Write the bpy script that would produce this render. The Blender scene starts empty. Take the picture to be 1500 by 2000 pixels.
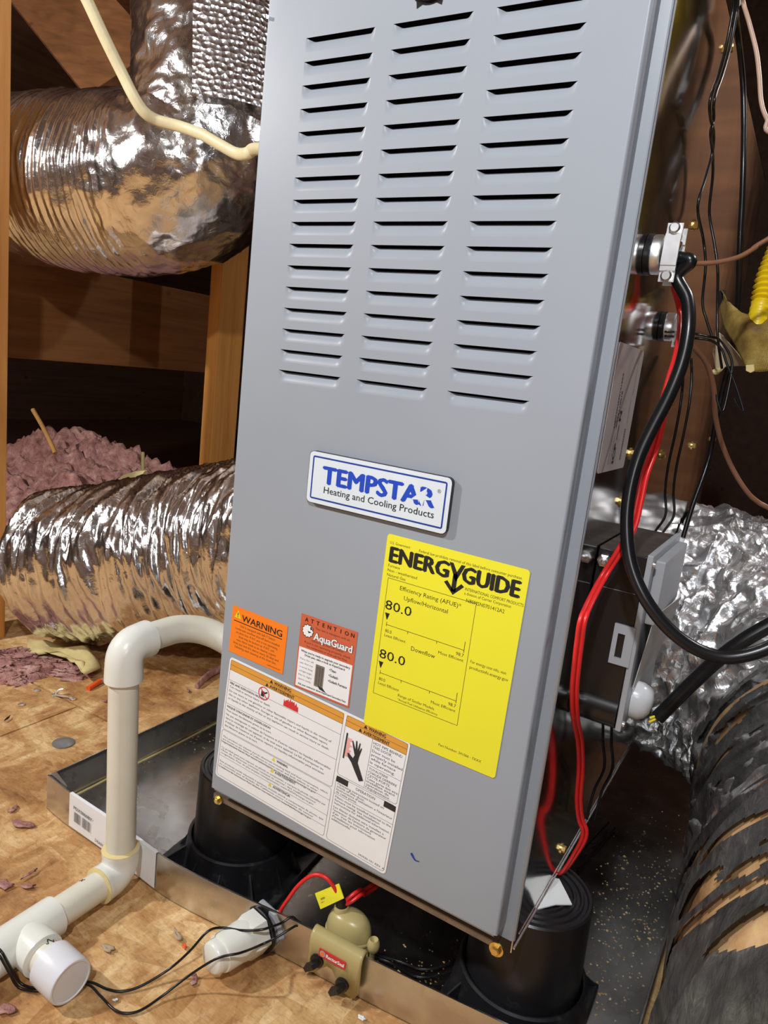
import bpy, bmesh, math, random
import numpy as np
from mathutils import Vector, Matrix, noise

SC = bpy.context.scene
COL = SC.collection
random.seed(7)

# ------------------------------------------------------------------ camera
cam_data = bpy.data.cameras.new('camera')
cam_data.sensor_fit = 'VERTICAL'
cam_data.sensor_height = 36.0
cam_data.lens = 25.148
cam_data.clip_start = 0.02
cam_data.clip_end = 50
cam = bpy.data.objects.new('camera', cam_data)
COL.objects.link(cam)
cam.matrix_world = Matrix((
    (0.849518, -0.195384, 0.490044, 0.48908),
    (0.515405, 0.109138, -0.849969, -0.53866),
    (0.112589, 0.974635, 0.193417, 0.63596),
    (0, 0, 0, 1)))
SC.camera = cam

# ------------------------------------------------------------------ world, lamps, exposure
world = bpy.data.worlds.new('attic_world')
SC.world = world
world.use_nodes = True
world.node_tree.nodes['Background'].inputs[0].default_value = (0.9, 0.95, 1.0, 1)
world.node_tree.nodes['Background'].inputs[1].default_value = 0.02
SC.view_settings.view_transform = 'Standard'
SC.view_settings.look = 'None'
SC.view_settings.gamma = 1.0
SC.view_settings.exposure = 0.28
SC.view_settings.use_curve_mapping = False


def lamp(name, loc, power, radius, col):
    d = bpy.data.lights.new(name, 'POINT')
    d.energy = power
    d.shadow_soft_size = radius
    d.color = col
    o = bpy.data.objects.new(name, d)
    o.location = loc
    COL.objects.link(o)
    return o


lamp('work_lamp', (-1.15, -0.86, 1.36), 70, 0.035, (1.0, 0.985, 0.96))
lamp('head_lamp', (0.47, -0.92, 1.38), 36, 0.03, (0.96, 0.98, 1.0))
lamp('phone_light', (0.53, -0.60, 0.72), 2.6, 0.012, (0.94, 0.97, 1.0))
lamp('foil_fill', (1.0, 0.80, 1.55), 30, 0.04, (0.97, 0.98, 1.0))  # added fill light, unseen, brightens the foil of the right duct


# ------------------------------------------------------------------ materials
def lin(c):
    return tuple((x / 12.92 if x <= 0.04045 else ((x + 0.055) / 1.055) ** 2.4) for x in (v / 255 for v in c))


class NT:
    def __init__(self, name):
        self.m = bpy.data.materials.new(name)
        self.m.use_nodes = True
        self.n = self.m.node_tree.nodes
        self.l = self.m.node_tree.links
        self.b = self.n['Principled BSDF']

    def add(self, t, **kw):
        nd = self.n.new(t)
        for k, v in kw.items():
            setattr(nd, k, v)
        return nd

    def link(self, a, b):
        self.l.new(a, b)

    def coords(self, kind='Object', scale=(1, 1, 1), rot=(0, 0, 0)):
        tc = self.add('ShaderNodeTexCoord')
        mp = self.add('ShaderNodeMapping')
        mp.inputs['Scale'].default_value = scale
        mp.inputs['Rotation'].default_value = rot
        self.link(tc.outputs[kind], mp.inputs['Vector'])
        return mp.outputs['Vector']

    def noise(self, vec, scale=5, detail=4, rough=0.55, dist=0.0):
        nd = self.add('ShaderNodeTexNoise')
        nd.inputs['Scale'].default_value = scale
        nd.inputs['Detail'].default_value = detail
        nd.inputs['Roughness'].default_value = rough
        nd.inputs['Distortion'].default_value = dist
        self.link(vec, nd.inputs['Vector'])
        return nd.outputs['Fac']

    def voro(self, vec, scale=5, feature='F1', out='Distance', rnd=1.0):
        nd = self.add('ShaderNodeTexVoronoi', feature=feature)
        nd.inputs['Scale'].default_value = scale
        nd.inputs['Randomness'].default_value = rnd
        self.link(vec, nd.inputs['Vector'])
        return nd.outputs[out]

    def ramp(self, fac, stops):
        nd = self.add('ShaderNodeValToRGB')
        e = nd.color_ramp.elements
        while len(e) < len(stops):
            e.new(0.5)
        for el, (p, c) in zip(e, stops):
            el.position = p
            el.color = (*c, 1) if len(c) == 3 else c
        self.link(fac, nd.inputs['Fac'])
        return nd.outputs['Color']

    def mix(self, fac, a, b, blend='MIX'):
        nd = self.add('ShaderNodeMix', data_type='RGBA', blend_type=blend)
        for sock, v in ((nd.inputs['Factor'], fac), (nd.inputs['A'], a), (nd.inputs['B'], b)):
            if hasattr(v, 'is_linked'):
                self.link(v, sock)
            elif isinstance(v, (int, float)):
                sock.default_value = v
            else:
                sock.default_value = (*v, 1)
        return nd.outputs['Result']

    def bump(self, h, strength=0.3, dist=0.002):
        nd = self.add('ShaderNodeBump')
        nd.inputs['Strength'].default_value = strength
        nd.inputs['Distance'].default_value = dist
        self.link(h, nd.inputs['Height'])
        self.link(nd.outputs['Normal'], self.b.inputs['Normal'])

    def set(self, **kw):
        for k, v in kw.items():
            s = self.b.inputs[k.replace('_', ' ')]
            if hasattr(v, 'is_linked'):
                self.link(v, s)
            elif isinstance(v, tuple) and len(v) == 3 and s.type == 'RGBA':
                s.default_value = (*v, 1)
            else:
                s.default_value = v
        return self


def plain(name, rgb, rough=0.5, metal=0.0, mottle=0.06, scale=40, bump=0.0, spec=0.5, coat=0.0):
    t = NT(name)
    c = lin(rgb)
    v = t.coords()
    f = t.noise(v, scale, 3)
    lo = tuple(x * (1 - mottle) for x in c)
    hi = tuple(min(1, x * (1 + mottle)) for x in c)
    t.set(Base_Color=t.ramp(f, [(0.3, lo), (0.7, hi)]), Roughness=rough, Metallic=metal)
    t.b.inputs['Specular IOR Level'].default_value = spec
    t.b.inputs['Coat Weight'].default_value = coat
    if bump:
        t.bump(f, bump, 0.001)
    return t.m


def m_osb():
    t = NT('osb_board')
    v = t.coords('Object')
    a = t.coords('Object', (26, 95, 1), (0, 0, 0.35))
    b = t.coords('Object', (90, 24, 1), (0, 0, -0.5))
    ca = t.voro(a, 1, out='Color')
    cb = t.voro(b, 1, out='Color')
    sel = t.ramp(t.noise(v, 14, 2), [(0.46, (0, 0, 0)), (0.54, (1, 1, 1))])
    flake = t.mix(sel, ca, cb)
    bw = t.add('ShaderNodeRGBToBW')
    t.link(flake, bw.inputs[0])
    grain = t.noise(t.coords('Object', (120, 420, 60), (0, 0, 0.35)), 1, 4)
    base = t.ramp(bw.outputs[0], [(0.15, lin((208, 168, 112))), (0.5, lin((226, 188, 132))), (0.85, lin((240, 208, 156)))])
    big = t.noise(v, 9, 7, 0.68, 0.6)
    patch = t.ramp(big, [(0.32, lin((150, 116, 90))), (0.47, lin((214, 190, 166))), (0.6, (1, 1, 1)), (0.75, (1, 0.96, 0.86))])
    c = t.mix(0.9, base, patch, 'MULTIPLY')
    c2 = t.mix(0.4, c, t.ramp(grain, [(0.3, (0.55, 0.5, 0.45)), (0.6, (1, 1, 1))]), 'MULTIPLY')
    blot = t.ramp(t.noise(v, 60, 6, 0.75, 0.8), [(0.3, (0.55, 0.46, 0.38)), (0.5, (1, 1, 1)), (0.72, (1, 1, 0.96))])
    streak = t.ramp(t.noise(t.coords('Object', (70, 230, 40), (0, 0, -0.25)), 1, 5, 0.7, 1.2), [(0.30, (0.5, 0.4, 0.32)), (0.42, (1, 1, 1))])
    c3 = t.mix(0.75, c2, blot, 'MULTIPLY')
    t.set(Base_Color=t.mix(0.6, c3, streak, 'MULTIPLY'), Roughness=0.66)
    t.bump(t.mix(0.6, bw.outputs[0], big), 0.3, 0.002)
    return t.m


def m_wood(name, c0, c1, along=2, scale=1.0, rough=0.6):
    t = NT(name)
    sc = [38 * scale, 38 * scale, 38 * scale]
    sc[along] = 2.2 * scale
    v = t.coords('Object', tuple(sc))
    f = t.noise(v, 1.0, 5, 0.6, 0.6)
    k = t.voro(t.coords('Object', (9, 9, 9)), 0.7)
    ck = t.ramp(k, [(0.03, (0.25, 0.16, 0.1)), (0.09, (1, 1, 1))])
    col = t.ramp(f, [(0.25, lin(c0)), (0.7, lin(c1))])
    t.set(Base_Color=t.mix(1.0, col, ck, 'MULTIPLY'), Roughness=rough)
    t.bump(f, 0.15, 0.001)
    return t.m


def m_foil(name, rough=0.16, tint=(0.92, 0.91, 0.9), scale=60, strength=0.5, uvscale=None):
    t = NT(name)
    v = t.coords('Object')
    f = t.noise(v, scale, 5, 0.62, 0.8)
    g = t.voro(t.noise(v, scale * 0.2, 3) if False else v, scale * 1.3, 'F1')
    mixv = t.mix(0.35, f, g)
    t.set(Base_Color=t.ramp(t.noise(v, 9, 3), [(0.3, tuple(x * 0.82 for x in tint)), (0.7, tint)]), Metallic=1.0, Roughness=rough)
    t.bump(mixv, strength, 0.004)
    return t.m


def m_bubble():
    t = NT('bubble_foil')
    v = t.coords('Object')
    d = t.voro(v, 95, 'F1', rnd=0.55)
    t.set(Base_Color=(0.95, 0.96, 0.97), Metallic=1.0, Roughness=0.32)
    t.bump(d, 0.9, 0.005)
    return t.m


def m_galv(name, rough, tint, spangle=1.0, dirt=0.3, bump=0.02):
    t = NT(name)
    v = t.coords('Object')
    c = t.voro(v, 90, out='Color')
    bw = t.add('ShaderNodeRGBToBW')
    t.link(c, bw.inputs[0])
    base = t.ramp(bw.outputs[0], [(0.2, tuple(x * (1 - 0.10 * spangle) for x in tint)), (0.8, tint)])
    d = t.ramp(t.noise(v, 11, 6, 0.65), [(0.38, (0.55, 0.53, 0.5)), (0.58, (1, 1, 1))])
    t.set(Base_Color=t.mix(dirt, base, d, 'MULTIPLY'), Metallic=1.0)
    rr = t.ramp(t.noise(v, 23, 4), [(0.3, (rough * 0.85,) * 3), (0.7, (rough * 1.25,) * 3)])
    t.link(rr, t.b.inputs['Roughness'])
    t.bump(t.noise(v, 7, 2), bump, 0.01)
    return t.m


def m_pink():
    t = NT('pink_fibreglass')
    v = t.coords('Object')
    f = t.noise(v, 38, 6, 0.7)
    t.set(Base_Color=t.ramp(f, [(0.3, lin((126, 82, 78))), (0.55, lin((190, 142, 134))), (0.75, lin((226, 192, 180)))]), Roughness=0.95)
    t.b.inputs['Specular IOR Level'].default_value = 0.1
    t.bump(f, 0.9, 0.012)
    return t.m


def m_riser():
    t = NT('black_riser_plastic')
    v = t.coords('Object')
    f = t.noise(v, 55, 5, 0.7)
    dust = t.ramp(t.noise(v, 16, 6, 0.75), [(0.58, (0.012, 0.012, 0.014)), (0.8, (0.06, 0.058, 0.056))])
    t.set(Base_Color=dust, Roughness=0.34)
    t.bump(f, 0.08, 0.001)
    return t.m


def m_jacket():
    t = NT('black_jacket_film')
    v = t.coords('Object')
    w = t.coords('Object', (60, 22, 60))
    f = t.noise(w, 1, 5, 0.65, 0.8)
    t.set(Base_Color=t.ramp(f, [(0.35, lin((48, 48, 49))), (0.6, lin((76, 75, 73))), (0.8, lin((122, 118, 112)))]), Roughness=0.36)
    t.bump(t.noise(w, 2.2, 4, 0.6, 0.5), 0.5, 0.004)
    return t.m


def m_liner():
    t = NT('tan_duct_core')
    w = t.coords('Object', (18, 7, 18))
    f = t.noise(w, 1, 5, 0.65, 0.5)
    t.set(Base_Color=t.ramp(f, [(0.3, lin((120, 86, 58))), (0.5, lin((190, 150, 104))), (0.64, lin((208, 172, 128))), (0.72, lin((206, 196, 84)))]), Roughness=0.5)
    t.bump(t.noise(t.coords(), 70, 4), 0.3, 0.003)
    return t.m


def m_cloth():
    t = NT('yellowed_mesh_cloth')
    a = t.coords('UV', (1, 1, 1))
    w1 = t.add('ShaderNodeTexWave')
    w1.inputs['Scale'].default_value = 17
    w1.inputs['Distortion'].default_value = 2.5
    w1.inputs['Detail Scale'].default_value = 3
    t.link(a, w1.inputs['Vector'])
    w2 = t.add('ShaderNodeTexWave', bands_direction='Y')
    w2.inputs['Scale'].default_value = 15
    w2.inputs['Distortion'].default_value = 2.5
    t.link(a, w2.inputs['Vector'])
    th = t.mix(0.5, w1.outputs['Fac'], w2.outputs['Fac'])
    st = t.ramp(t.noise(t.coords(), 32, 4, 0.6), [(0.35, lin((122, 92, 34))), (0.55, lin((170, 142, 66))), (0.72, lin((206, 188, 120)))])
    t.set(Base_Color=t.mix(0.9, st, t.ramp(th, [(0.3, (0.5, 0.42, 0.25)), (0.65, (1, 1, 0.9))]), 'MULTIPLY'), Roughness=0.7)
    t.bump(th, 0.5, 0.001)
    return t.m


def m_pan_dust():
    t = NT('chip_dust')
    v = t.coords()
    t.set(Base_Color=t.ramp(t.noise(v, 90, 2), [(0.35, lin((150, 118, 72))), (0.65, lin((214, 190, 140)))]), Roughness=0.8)
    return t.m


def m_door():
    t = NT('grey_door_paint')
    v = t.coords()
    f = t.noise(v, 5, 3)
    t.set(Base_Color=t.ramp(f, [(0.3, lin((151, 158, 167))), (0.7, lin((156, 163, 172)))]), Roughness=0.36)
    t.b.inputs['Specular IOR Level'].default_value = 0.22
    t.bump(t.noise(v, 900, 2), 0.03, 0.0004)
    return t.m


M = dict(
    osb=m_osb(), door=m_door(),
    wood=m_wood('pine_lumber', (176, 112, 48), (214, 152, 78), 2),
    wood_shaded=m_wood('pine_lumber_shaded', (112, 70, 34), (150, 100, 54), 1),  # darker pine for the level beam: the duct's shadow is put into the colour
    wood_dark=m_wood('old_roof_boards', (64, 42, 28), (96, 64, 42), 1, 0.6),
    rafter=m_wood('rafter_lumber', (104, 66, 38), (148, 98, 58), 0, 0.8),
    foil=m_foil('duct_foil', 0.19, (0.88, 0.87, 0.87), 50, 0.45),
    foil2=m_foil('crumpled_duct_foil', 0.36, (0.93, 0.94, 0.96), 48, 0.9),
    bubble=m_bubble(),
    casing=m_galv('casing_steel', 0.10, (0.60, 0.59, 0.575), 0.15, 0.25, 0.05),
    pan=m_galv('galvanised_pan', 0.24, (0.62, 0.63, 0.63), 1.0, 0.55, 0.03),
    panwall=m_galv('galvanised_pan_wall', 0.28, (0.70, 0.69, 0.67), 0.6, 0.25, 0.03),
    zinc=m_galv('zinc_plating', 0.30, (0.92, 0.94, 0.96), 0.2, 0.1, 0.1),
    pink=m_pink(), riser=m_riser(), jacket=m_jacket(), liner=m_liner(), cloth=m_cloth(), dust=m_pan_dust(),
    brass=plain('brass_screw', (238, 208, 132), 0.3, 1.0),
    pvc=plain('pvc_pipe_aged', (226, 223, 208), 0.35, 0, 0.04, 30),
    pvcw=plain('pvc_fitting_white', (234, 236, 228), 0.25, 0, 0.02, 30),
    capw=plain('white_cap_plastic', (226, 228, 234), 0.35, 0, 0.02, 30),
    glue=plain('yellowed_cement', (226, 208, 150), 0.35),
    black=plain('black_plastic', (26, 26, 28), 0.3, 0, 0.1),
    rubber=plain('black_cable_sheath', (20, 21, 24), 0.3, 0, 0.1),
    dark=plain('dark_interior', (12, 12, 14), 0.9),
    blackink=plain('black_ink', (26, 26, 26), 0.6),
    ink=plain('dark_print_ink', (44, 46, 50), 0.6),
    greyink=plain('grey_print_ink', (120, 122, 126), 0.6),
    blue=plain('blue_ink', (28, 72, 190), 0.45),
    navy=plain('navy_ink', (24, 62, 150), 0.45),
    plate=plain('plate_white', (218, 228, 236), 0.35, 0, 0.02),
    paper=plain('label_white', (240, 243, 246), 0.5, 0, 0.02),
    yellow=plain('label_yellow', (238, 232, 52), 0.45, 0, 0.02, 8),
    orange=plain('label_orange', (252, 132, 28), 0.5, 0, 0.03),
    rust=plain('label_rust_orange', (206, 100, 66), 0.5, 0, 0.03),
    amber=plain('label_amber', (226, 160, 66), 0.5, 0, 0.03),
    red=plain('red_ink', (214, 52, 56), 0.5),
    paleink=plain('pale_pink_ink', (240, 176, 172), 0.5),
    trired=plain('yellow_ink', (236, 214, 40), 0.5),
    redwire=plain('red_wire_sheath', (226, 44, 44), 0.32, 0, 0.05),
    tan=plain('tan_switch_plastic', (186, 172, 118), 0.3, 0, 0.03),
    greyp=plain('grey_plastic', (168, 172, 178), 0.35, 0, 0.03),
    palegrey=plain('pale_grey_paper', (196, 192, 188), 0.6, 0, 0.03),
    silverpaper=plain('silver_rating_label', (186, 178, 176), 0.4, 0, 0.03),
    clearp=plain('milky_plastic', (214, 218, 222), 0.25, 0, 0.03),
    brownwire=plain('brown_wire_sheath', (140, 96, 70), 0.45),
    tanwire=plain('tan_wire_sheath', (206, 172, 150), 0.4),
    cream=plain('cream_cable_sheath', (226, 214, 172), 0.45, 0, 0.05, 90),
    foam=plain('white_foam_sheet', (236, 240, 240), 0.7, 0, 0.02),
    gasyellow=plain('yellow_gas_line', (240, 206, 22), 0.35, 0, 0.03),
    kraft=plain('kraft_facing', (178, 158, 130), 0.75, 0, 0.12, 20, 0.2),
    paperyellow=plain('yellowed_paper', (214, 196, 138), 0.7, 0, 0.15, 25, 0.3),
    twig=plain('dry_stick_wood', (172, 128, 66), 0.7),
    slug=plain('grey_metal_slug', (150, 154, 158), 0.35, 0.7),
    orangebit=plain('orange_plastic', (240, 96, 40), 0.4),
    dusty=plain('dusty_black_plastic', (62, 54, 48), 0.55, 0, 0.5, 60, 0.2),
)

# ------------------------------------------------------------------ geometry helpers
class G:
    """collects vertices and faces, then becomes one mesh object"""

    def __init__(self):
        self.v = []
        self.f = []
        self.uv = None

    def poly(self, pts):
        i = len(self.v)
        self.v += [tuple(p) for p in pts]
        self.f.append(tuple(range(i, i + len(pts))))
        return self

    def box(self, lo, hi, rot=None, bev=0.0):
        x0, y0, z0 = lo
        x1, y1, z1 = hi
        if bev > 0:
            bm = bmesh.new()
            bmesh.ops.create_cube(bm, size=1)
            for vv in bm.verts:
                vv.co = Vector(((x0 + x1) / 2 + vv.co.x * (x1 - x0), (y0 + y1) / 2 + vv.co.y * (y1 - y0), (z0 + z1) / 2 + vv.co.z * (z1 - z0)))
            bmesh.ops.bevel(bm, geom=bm.edges[:], offset=bev, segments=2, affect='EDGES', profile=0.6)
            self.bm(bm, rot)
            return self
        vs = [(x, y, z) for x in (x0, x1) for y in (y0, y1) for z in (z0, z1)]
        if rot is not None:
            vs = [tuple(rot @ Vector(p)) for p in vs]
        i = len(self.v)
        self.v += vs
        self.f += [tuple(i + k for k in q) for q in ((0, 1, 3, 2), (4, 6, 7, 5), (0, 4, 5, 1), (2, 3, 7, 6), (0, 2, 6, 4), (1, 5, 7, 3))]
        return self

    def bm(self, bm, mtx=None):
        i = len(self.v)
        bm.verts.index_update()
        self.v += [tuple((mtx @ v.co) if mtx is not None else v.co) for v in bm.verts]
        self.f += [tuple(i + v.index for v in f.verts) for f in bm.faces]
        bm.free()
        return self

    def frames(self, pts):
        P = [Vector(p) for p in pts]
        T = []
        for k in range(len(P)):
            a, b = P[max(0, k - 1)], P[min(len(P) - 1, k + 1)]
            T.append((b - a).normalized())
        ref = Vector((0, 0, 1)) if abs(T[0].z) < 0.9 else Vector((0, 1, 0))
        n = (ref - T[0] * ref.dot(T[0])).normalized()
        out = []
        for k in range(len(P)):
            n = (n - T[k] * n.dot(T[k])).normalized()
            out.append((P[k], T[k], n, T[k].cross(n)))
        return out

    def tube(self, pts, r, n=10, caps=True, flat=None):
        """r: a number or one per point; flat scales the second axis"""
        i = len(self.v)
        fr = self.frames(pts)
        for k, (p, t, a, b) in enumerate(fr):
            rr = r[k] if hasattr(r, '__len__') else r
            for j in range(n):
                q = 2 * math.pi * j / n
                self.v.append(tuple(p + a * (rr * math.cos(q)) + b * (rr * math.sin(q) * (flat or 1))))
        for k in range(len(fr) - 1):
            for j in range(n):
                self.f.append((i + k * n + j, i + k * n + (j + 1) % n, i + (k + 1) * n + (j + 1) % n, i + (k + 1) * n + j))
        if caps:
            self.f.append(tuple(i + j for j in range(n))[::-1])
            self.f.append(tuple(i + (len(fr) - 1) * n + j for j in range(n)))
        return self

    def lathe(self, prof, base, axis=(0, 0, 1), n=32, cap0=True, cap1=True):
        """prof: (radius, height) pairs along axis from base"""
        ax = Vector(axis).normalized()
        ref = Vector((1, 0, 0)) if abs(ax.x) < 0.9 else Vector((0, 1, 0))
        a = (ref - ax * ref.dot(ax)).normalized()
        b = ax.cross(a)
        base = Vector(base)
        i = len(self.v)
        for r, h in prof:
            for j in range(n):
                q = 2 * math.pi * j / n
                self.v.append(tuple(base + ax * h + a * (r * math.cos(q)) + b * (r * math.sin(q))))
        for k in range(len(prof) - 1):
            for j in range(n):
                self.f.append((i + k * n + j, i + k * n + (j + 1) % n, i + (k + 1) * n + (j + 1) % n, i + (k + 1) * n + j))
        if cap0:
            self.f.append(tuple(i + j for j in range(n))[::-1])
        if cap1:
            self.f.append(tuple(i + (len(prof) - 1) * n + j for j in range(n)))
        return self

    def grid(self, fn, nu, nv):
        i = len(self.v)
        for a in range(nu + 1):
            for b in range(nv + 1):
                self.v.append(tuple(fn(a / nu, b / nv)))
        for a in range(nu):
            for b in range(nv):
                k = i + a * (nv + 1) + b
                self.f.append((k, k + nv + 1, k + nv + 2, k + 1))
        return self

    def prism(self, pts, d):
        """closed slab: polygon pts pushed along vector d"""
        d = Vector(d)
        n = len(pts)
        i = len(self.v)
        self.v += [tuple(p) for p in pts] + [tuple(Vector(p) + d) for p in pts]
        self.f.append(tuple(range(i, i + n)))
        self.f.append(tuple(range(i + 2 * n - 1, i + n - 1, -1)))
        for k in range(n):
            self.f.append((i + k, i + n + k, i + n + (k + 1) % n, i + (k + 1) % n))
        return self

    def build(self, name, mat, parent=None, smooth=None, origin=None, kind=None, recalc=True):
        me = bpy.data.meshes.new(name)
        if origin is None and parent is None:
            a = np.array(self.v)
            origin = ((a[:, 0].min() + a[:, 0].max()) / 2, (a[:, 1].min() + a[:, 1].max()) / 2, a[:, 2].min())
        og = Vector(origin) if origin is not None else (parent.location if parent is not None and parent.parent is None else Vector(parent['_o']))
        me.from_pydata([(p[0] - og[0], p[1] - og[1], p[2] - og[2]) for p in self.v], [], self.f)
        if recalc:
            bm = bmesh.new()
            bm.from_mesh(me)
            bmesh.ops.recalc_face_normals(bm, faces=bm.faces[:])
            bm.to_mesh(me)
            bm.free()
        me.materials.append(M[mat] if isinstance(mat, str) else mat)
        o = bpy.data.objects.new(name, me)
        COL.objects.link(o)
        if parent is not None:
            o.parent = parent
            o['_o'] = list(og)
        else:
            o.location = og
            o['_o'] = list(og)
        if smooth is not None:
            me.polygons.foreach_set('use_smooth', [True] * len(me.polygons))
            if smooth < 179:
                me.set_sharp_from_angle(angle=math.radians(smooth))
        if kind:
            o['kind'] = kind
        return o


def tag(o, label, cat, group=None):
    o['label'] = label
    o['category'] = cat
    if group:
        o['group'] = group
    return o


def thing(name, label, cat, loc, group=None):
    o = bpy.data.objects.new(name, None)
    o.location = loc
    o.empty_display_size = 0.05
    COL.objects.link(o)
    o['_o'] = list(loc)
    return tag(o, label, cat, group)


def copy_part(src, parent, delta=(0, 0, 0)):
    c = src.copy()
    COL.objects.link(c)
    c.parent = parent
    c.location = src.location + Vector(delta)
    return c


def spline(pts, n=8):
    P = [Vector(p) for p in pts]
    Q = [P[0] * 2 - P[1]] + P + [P[-1] * 2 - P[-2]]
    out = []
    for k in range(1, len(Q) - 2):
        a, b, c, d = Q[k - 1:k + 3]
        for s in range(n):
            t = s / n
            out.append(0.5 * ((2 * b) + (c - a) * t + (2 * a - 5 * b + 4 * c - d) * t * t + (3 * b - a - 3 * c + d) * t ** 3))
    out.append(P[-1])
    return out


def fbm(x, y, z, o=3):
    return noise.fractal(Vector((x, y, z)), 0.8, 2.1, o)


_fonts = {}


def glyphs(s, bold=0.0):
    key = (s, bold)
    if key not in _fonts:
        cu = bpy.data.curves.new('t', 'FONT')
        cu.body = s
        cu.size = 1.0
        cu.resolution_u = 2
        cu.offset = bold
        o = bpy.data.objects.new('t', cu)
        me = bpy.data.meshes.new_from_object(o)
        n = len(me.vertices)
        co = np.zeros(n * 3)
        if n:
            me.vertices.foreach_get('co', co)
        _fonts[key] = (co.reshape(-1, 3)[:, :2].copy(), [tuple(p.vertices) for p in me.polygons])
        bpy.data.objects.remove(o)
        bpy.data.meshes.remove(me)
        bpy.data.curves.remove(cu)
    return _fonts[key]


class Face:
    """a flat print surface: o top left corner, u to the right, v downwards, n outwards; lengths in mm"""

    def __init__(self, o, u, v):
        self.o, self.u, self.v = Vector(o), Vector(u).normalized(), Vector(v).normalized()
        self.n = self.v.cross(self.u).normalized()

    def p(self, x, y, h=0.0):
        return self.o + self.u * (x / 1000) + self.v * (y / 1000) + self.n * (h / 1000)

    def text(self, g, s, x, y, size, width=None, align='L', bold=0.0, h=0.3, rise=0.0):
        """baseline at (x, y); size is the capital height; width squeezes or stretches the line"""
        co, fs = glyphs(s)
        if not len(co):
            return
        k = size / 0.72
        mn, mx = co[:, 0].min(), co[:, 0].max()
        e = bold * k                                   # heavier strokes: shifted copies of the same outline
        w = (mx - mn) * k
        sx = 1.0 if width is None else (width - 2 * e) / w
        w = w * sx + 2 * e
        off = x + e - {'L': 0, 'C': w / 2, 'R': w}[align]
        for n_, (dx, dy) in enumerate(((0, 0),) if not e else ((-e, 0), (-e / 2, 0), (0, 0), (e / 2, 0), (e, 0), (0, e * 0.5), (0, -e * 0.5))):
            i = len(g.v)
            for cx, cy in co:
                px = (cx - mn) * k * sx
                g.v.append(tuple(self.p(off + px + dx, y - cy * k + px * rise + dy, h + 0.015 * n_)))
            g.f += [tuple(i + q for q in f) for f in fs]

    def rect(self, g, x0, y0, x1, y1, h=0.2, t=None, rad=0):
        """solid rectangle, or an outline of thickness t"""
        if t is None:
            if rad:
                pts = []
                for cx, cy, a0 in ((x1 - rad, y0 + rad, -90), (x1 - rad, y1 - rad, 0), (x0 + rad, y1 - rad, 90), (x0 + rad, y0 + rad, 180)):
                    for s in range(5):
                        a = math.radians(a0 + s * 22.5)
                        pts.append(self.p(cx + rad * math.cos(a), cy + rad * math.sin(a), h))
                g.poly(pts)
            else:
                g.poly([self.p(x0, y0, h), self.p(x1, y0, h), self.p(x1, y1, h), self.p(x0, y1, h)])
        elif rad:
            def ring(d):
                pts = []
                for cx, cy, a0 in ((x1 - rad, y0 + rad, -90), (x1 - rad, y1 - rad, 0), (x0 + rad, y1 - rad, 90), (x0 + rad, y0 + rad, 180)):
                    for s in range(5):
                        a = math.radians(a0 + s * 22.5)
                        pts.append(self.p(cx + (rad - d) * math.cos(a), cy + (rad - d) * math.sin(a), h))
                return pts
            A, B = ring(0), ring(t)
            for k in range(len(A)):
                j = (k + 1) % len(A)
                g.poly([A[k], A[j], B[j], B[k]])
        else:
            self.rect(g, x0, y0, x1, y0 + t, h)
            self.rect(g, x0, y1 - t, x1, y1, h)
            self.rect(g, x0, y0, x0 + t, y1, h)
            self.rect(g, x1 - t, y0, x1, y1, h)

    def line(self, g, x0, y0, x1, y1, t=0.4, h=0.3):
        d = Vector((x1 - x0, y1 - y0)).normalized()
        nx, ny = -d.y * t / 2, d.x * t / 2
        g.poly([self.p(x0 + nx, y0 + ny, h), self.p(x1 + nx, y1 + ny, h), self.p(x1 - nx, y1 - ny, h), self.p(x0 - nx, y0 - ny, h)])

    def shape(self, g, pts, h=0.3):
        g.poly([self.p(x, y, h) for x, y in pts])

    def sheet(self, g, w, hgt, thick=0.25, rad=0.0):
        """the sticker itself, a thin closed slab"""
        q = G()
        self.rect(q, 0, 0, w, hgt, thick, rad=rad)
        g.prism(q.v, -self.n * (thick / 1000))


# ------------------------------------------------------------------ the attic
def structure(o):
    o['kind'] = 'structure'
    return o


sub = G()
sub.box((-4.5, -2.5, -0.30), (3.2, 4.2, -0.019))
floor = structure(sub.build('floor', 'wood_dark'))
for (x0, x1) in ((-2.55, -1.335), (-1.332, -0.118), (-0.115, 1.1), (1.103, 2.3)):
    for (y0, y1) in ((-2.2, 0.2135), (0.2175, 1.43)):
        if y0 < 0:
            xa, xb = x0 - 0.4, x1 - 0.4
        else:
            xa, xb = x0, x1
        b = G().box((xa, y0, -0.018), (xb, y1, 0.0), bev=0.0015)
        p = b.build('osb_board', 'osb', floor)

structure(G().box((-4.6, -2.6, -0.3), (-4.5, 4.3, 3.4)).build('wall_left', 'wood_dark'))
structure(G().box((3.2, -2.6, -0.3), (3.3, 4.3, 3.4)).build('wall_right', 'wood_dark'))
structure(G().box((-4.5, 4.2, -0.3), (3.2, 4.3, 3.4)).build('wall_back', 'wood_dark'))
structure(G().box((-4.5, -2.6, -0.3), (3.2, -2.5, 3.4)).build('wall_front', 'wood_dark'))
roof = G()
roof.prism([(-4.6, -2.6, 0.9), (-0.3, -2.6, 3.3), (-0.3, -2.6, 3.4), (-4.6, -2.6, 1.0)], (0, 6.9, 0))
roof.prism([(-0.3, -2.6, 3.3), (3.3, -2.6, 1.7), (3.3, -2.6, 1.8), (-0.3, -2.6, 3.4)], (0, 6.9, 0))
structure(roof.build('ceiling', 'wood_dark'))


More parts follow.
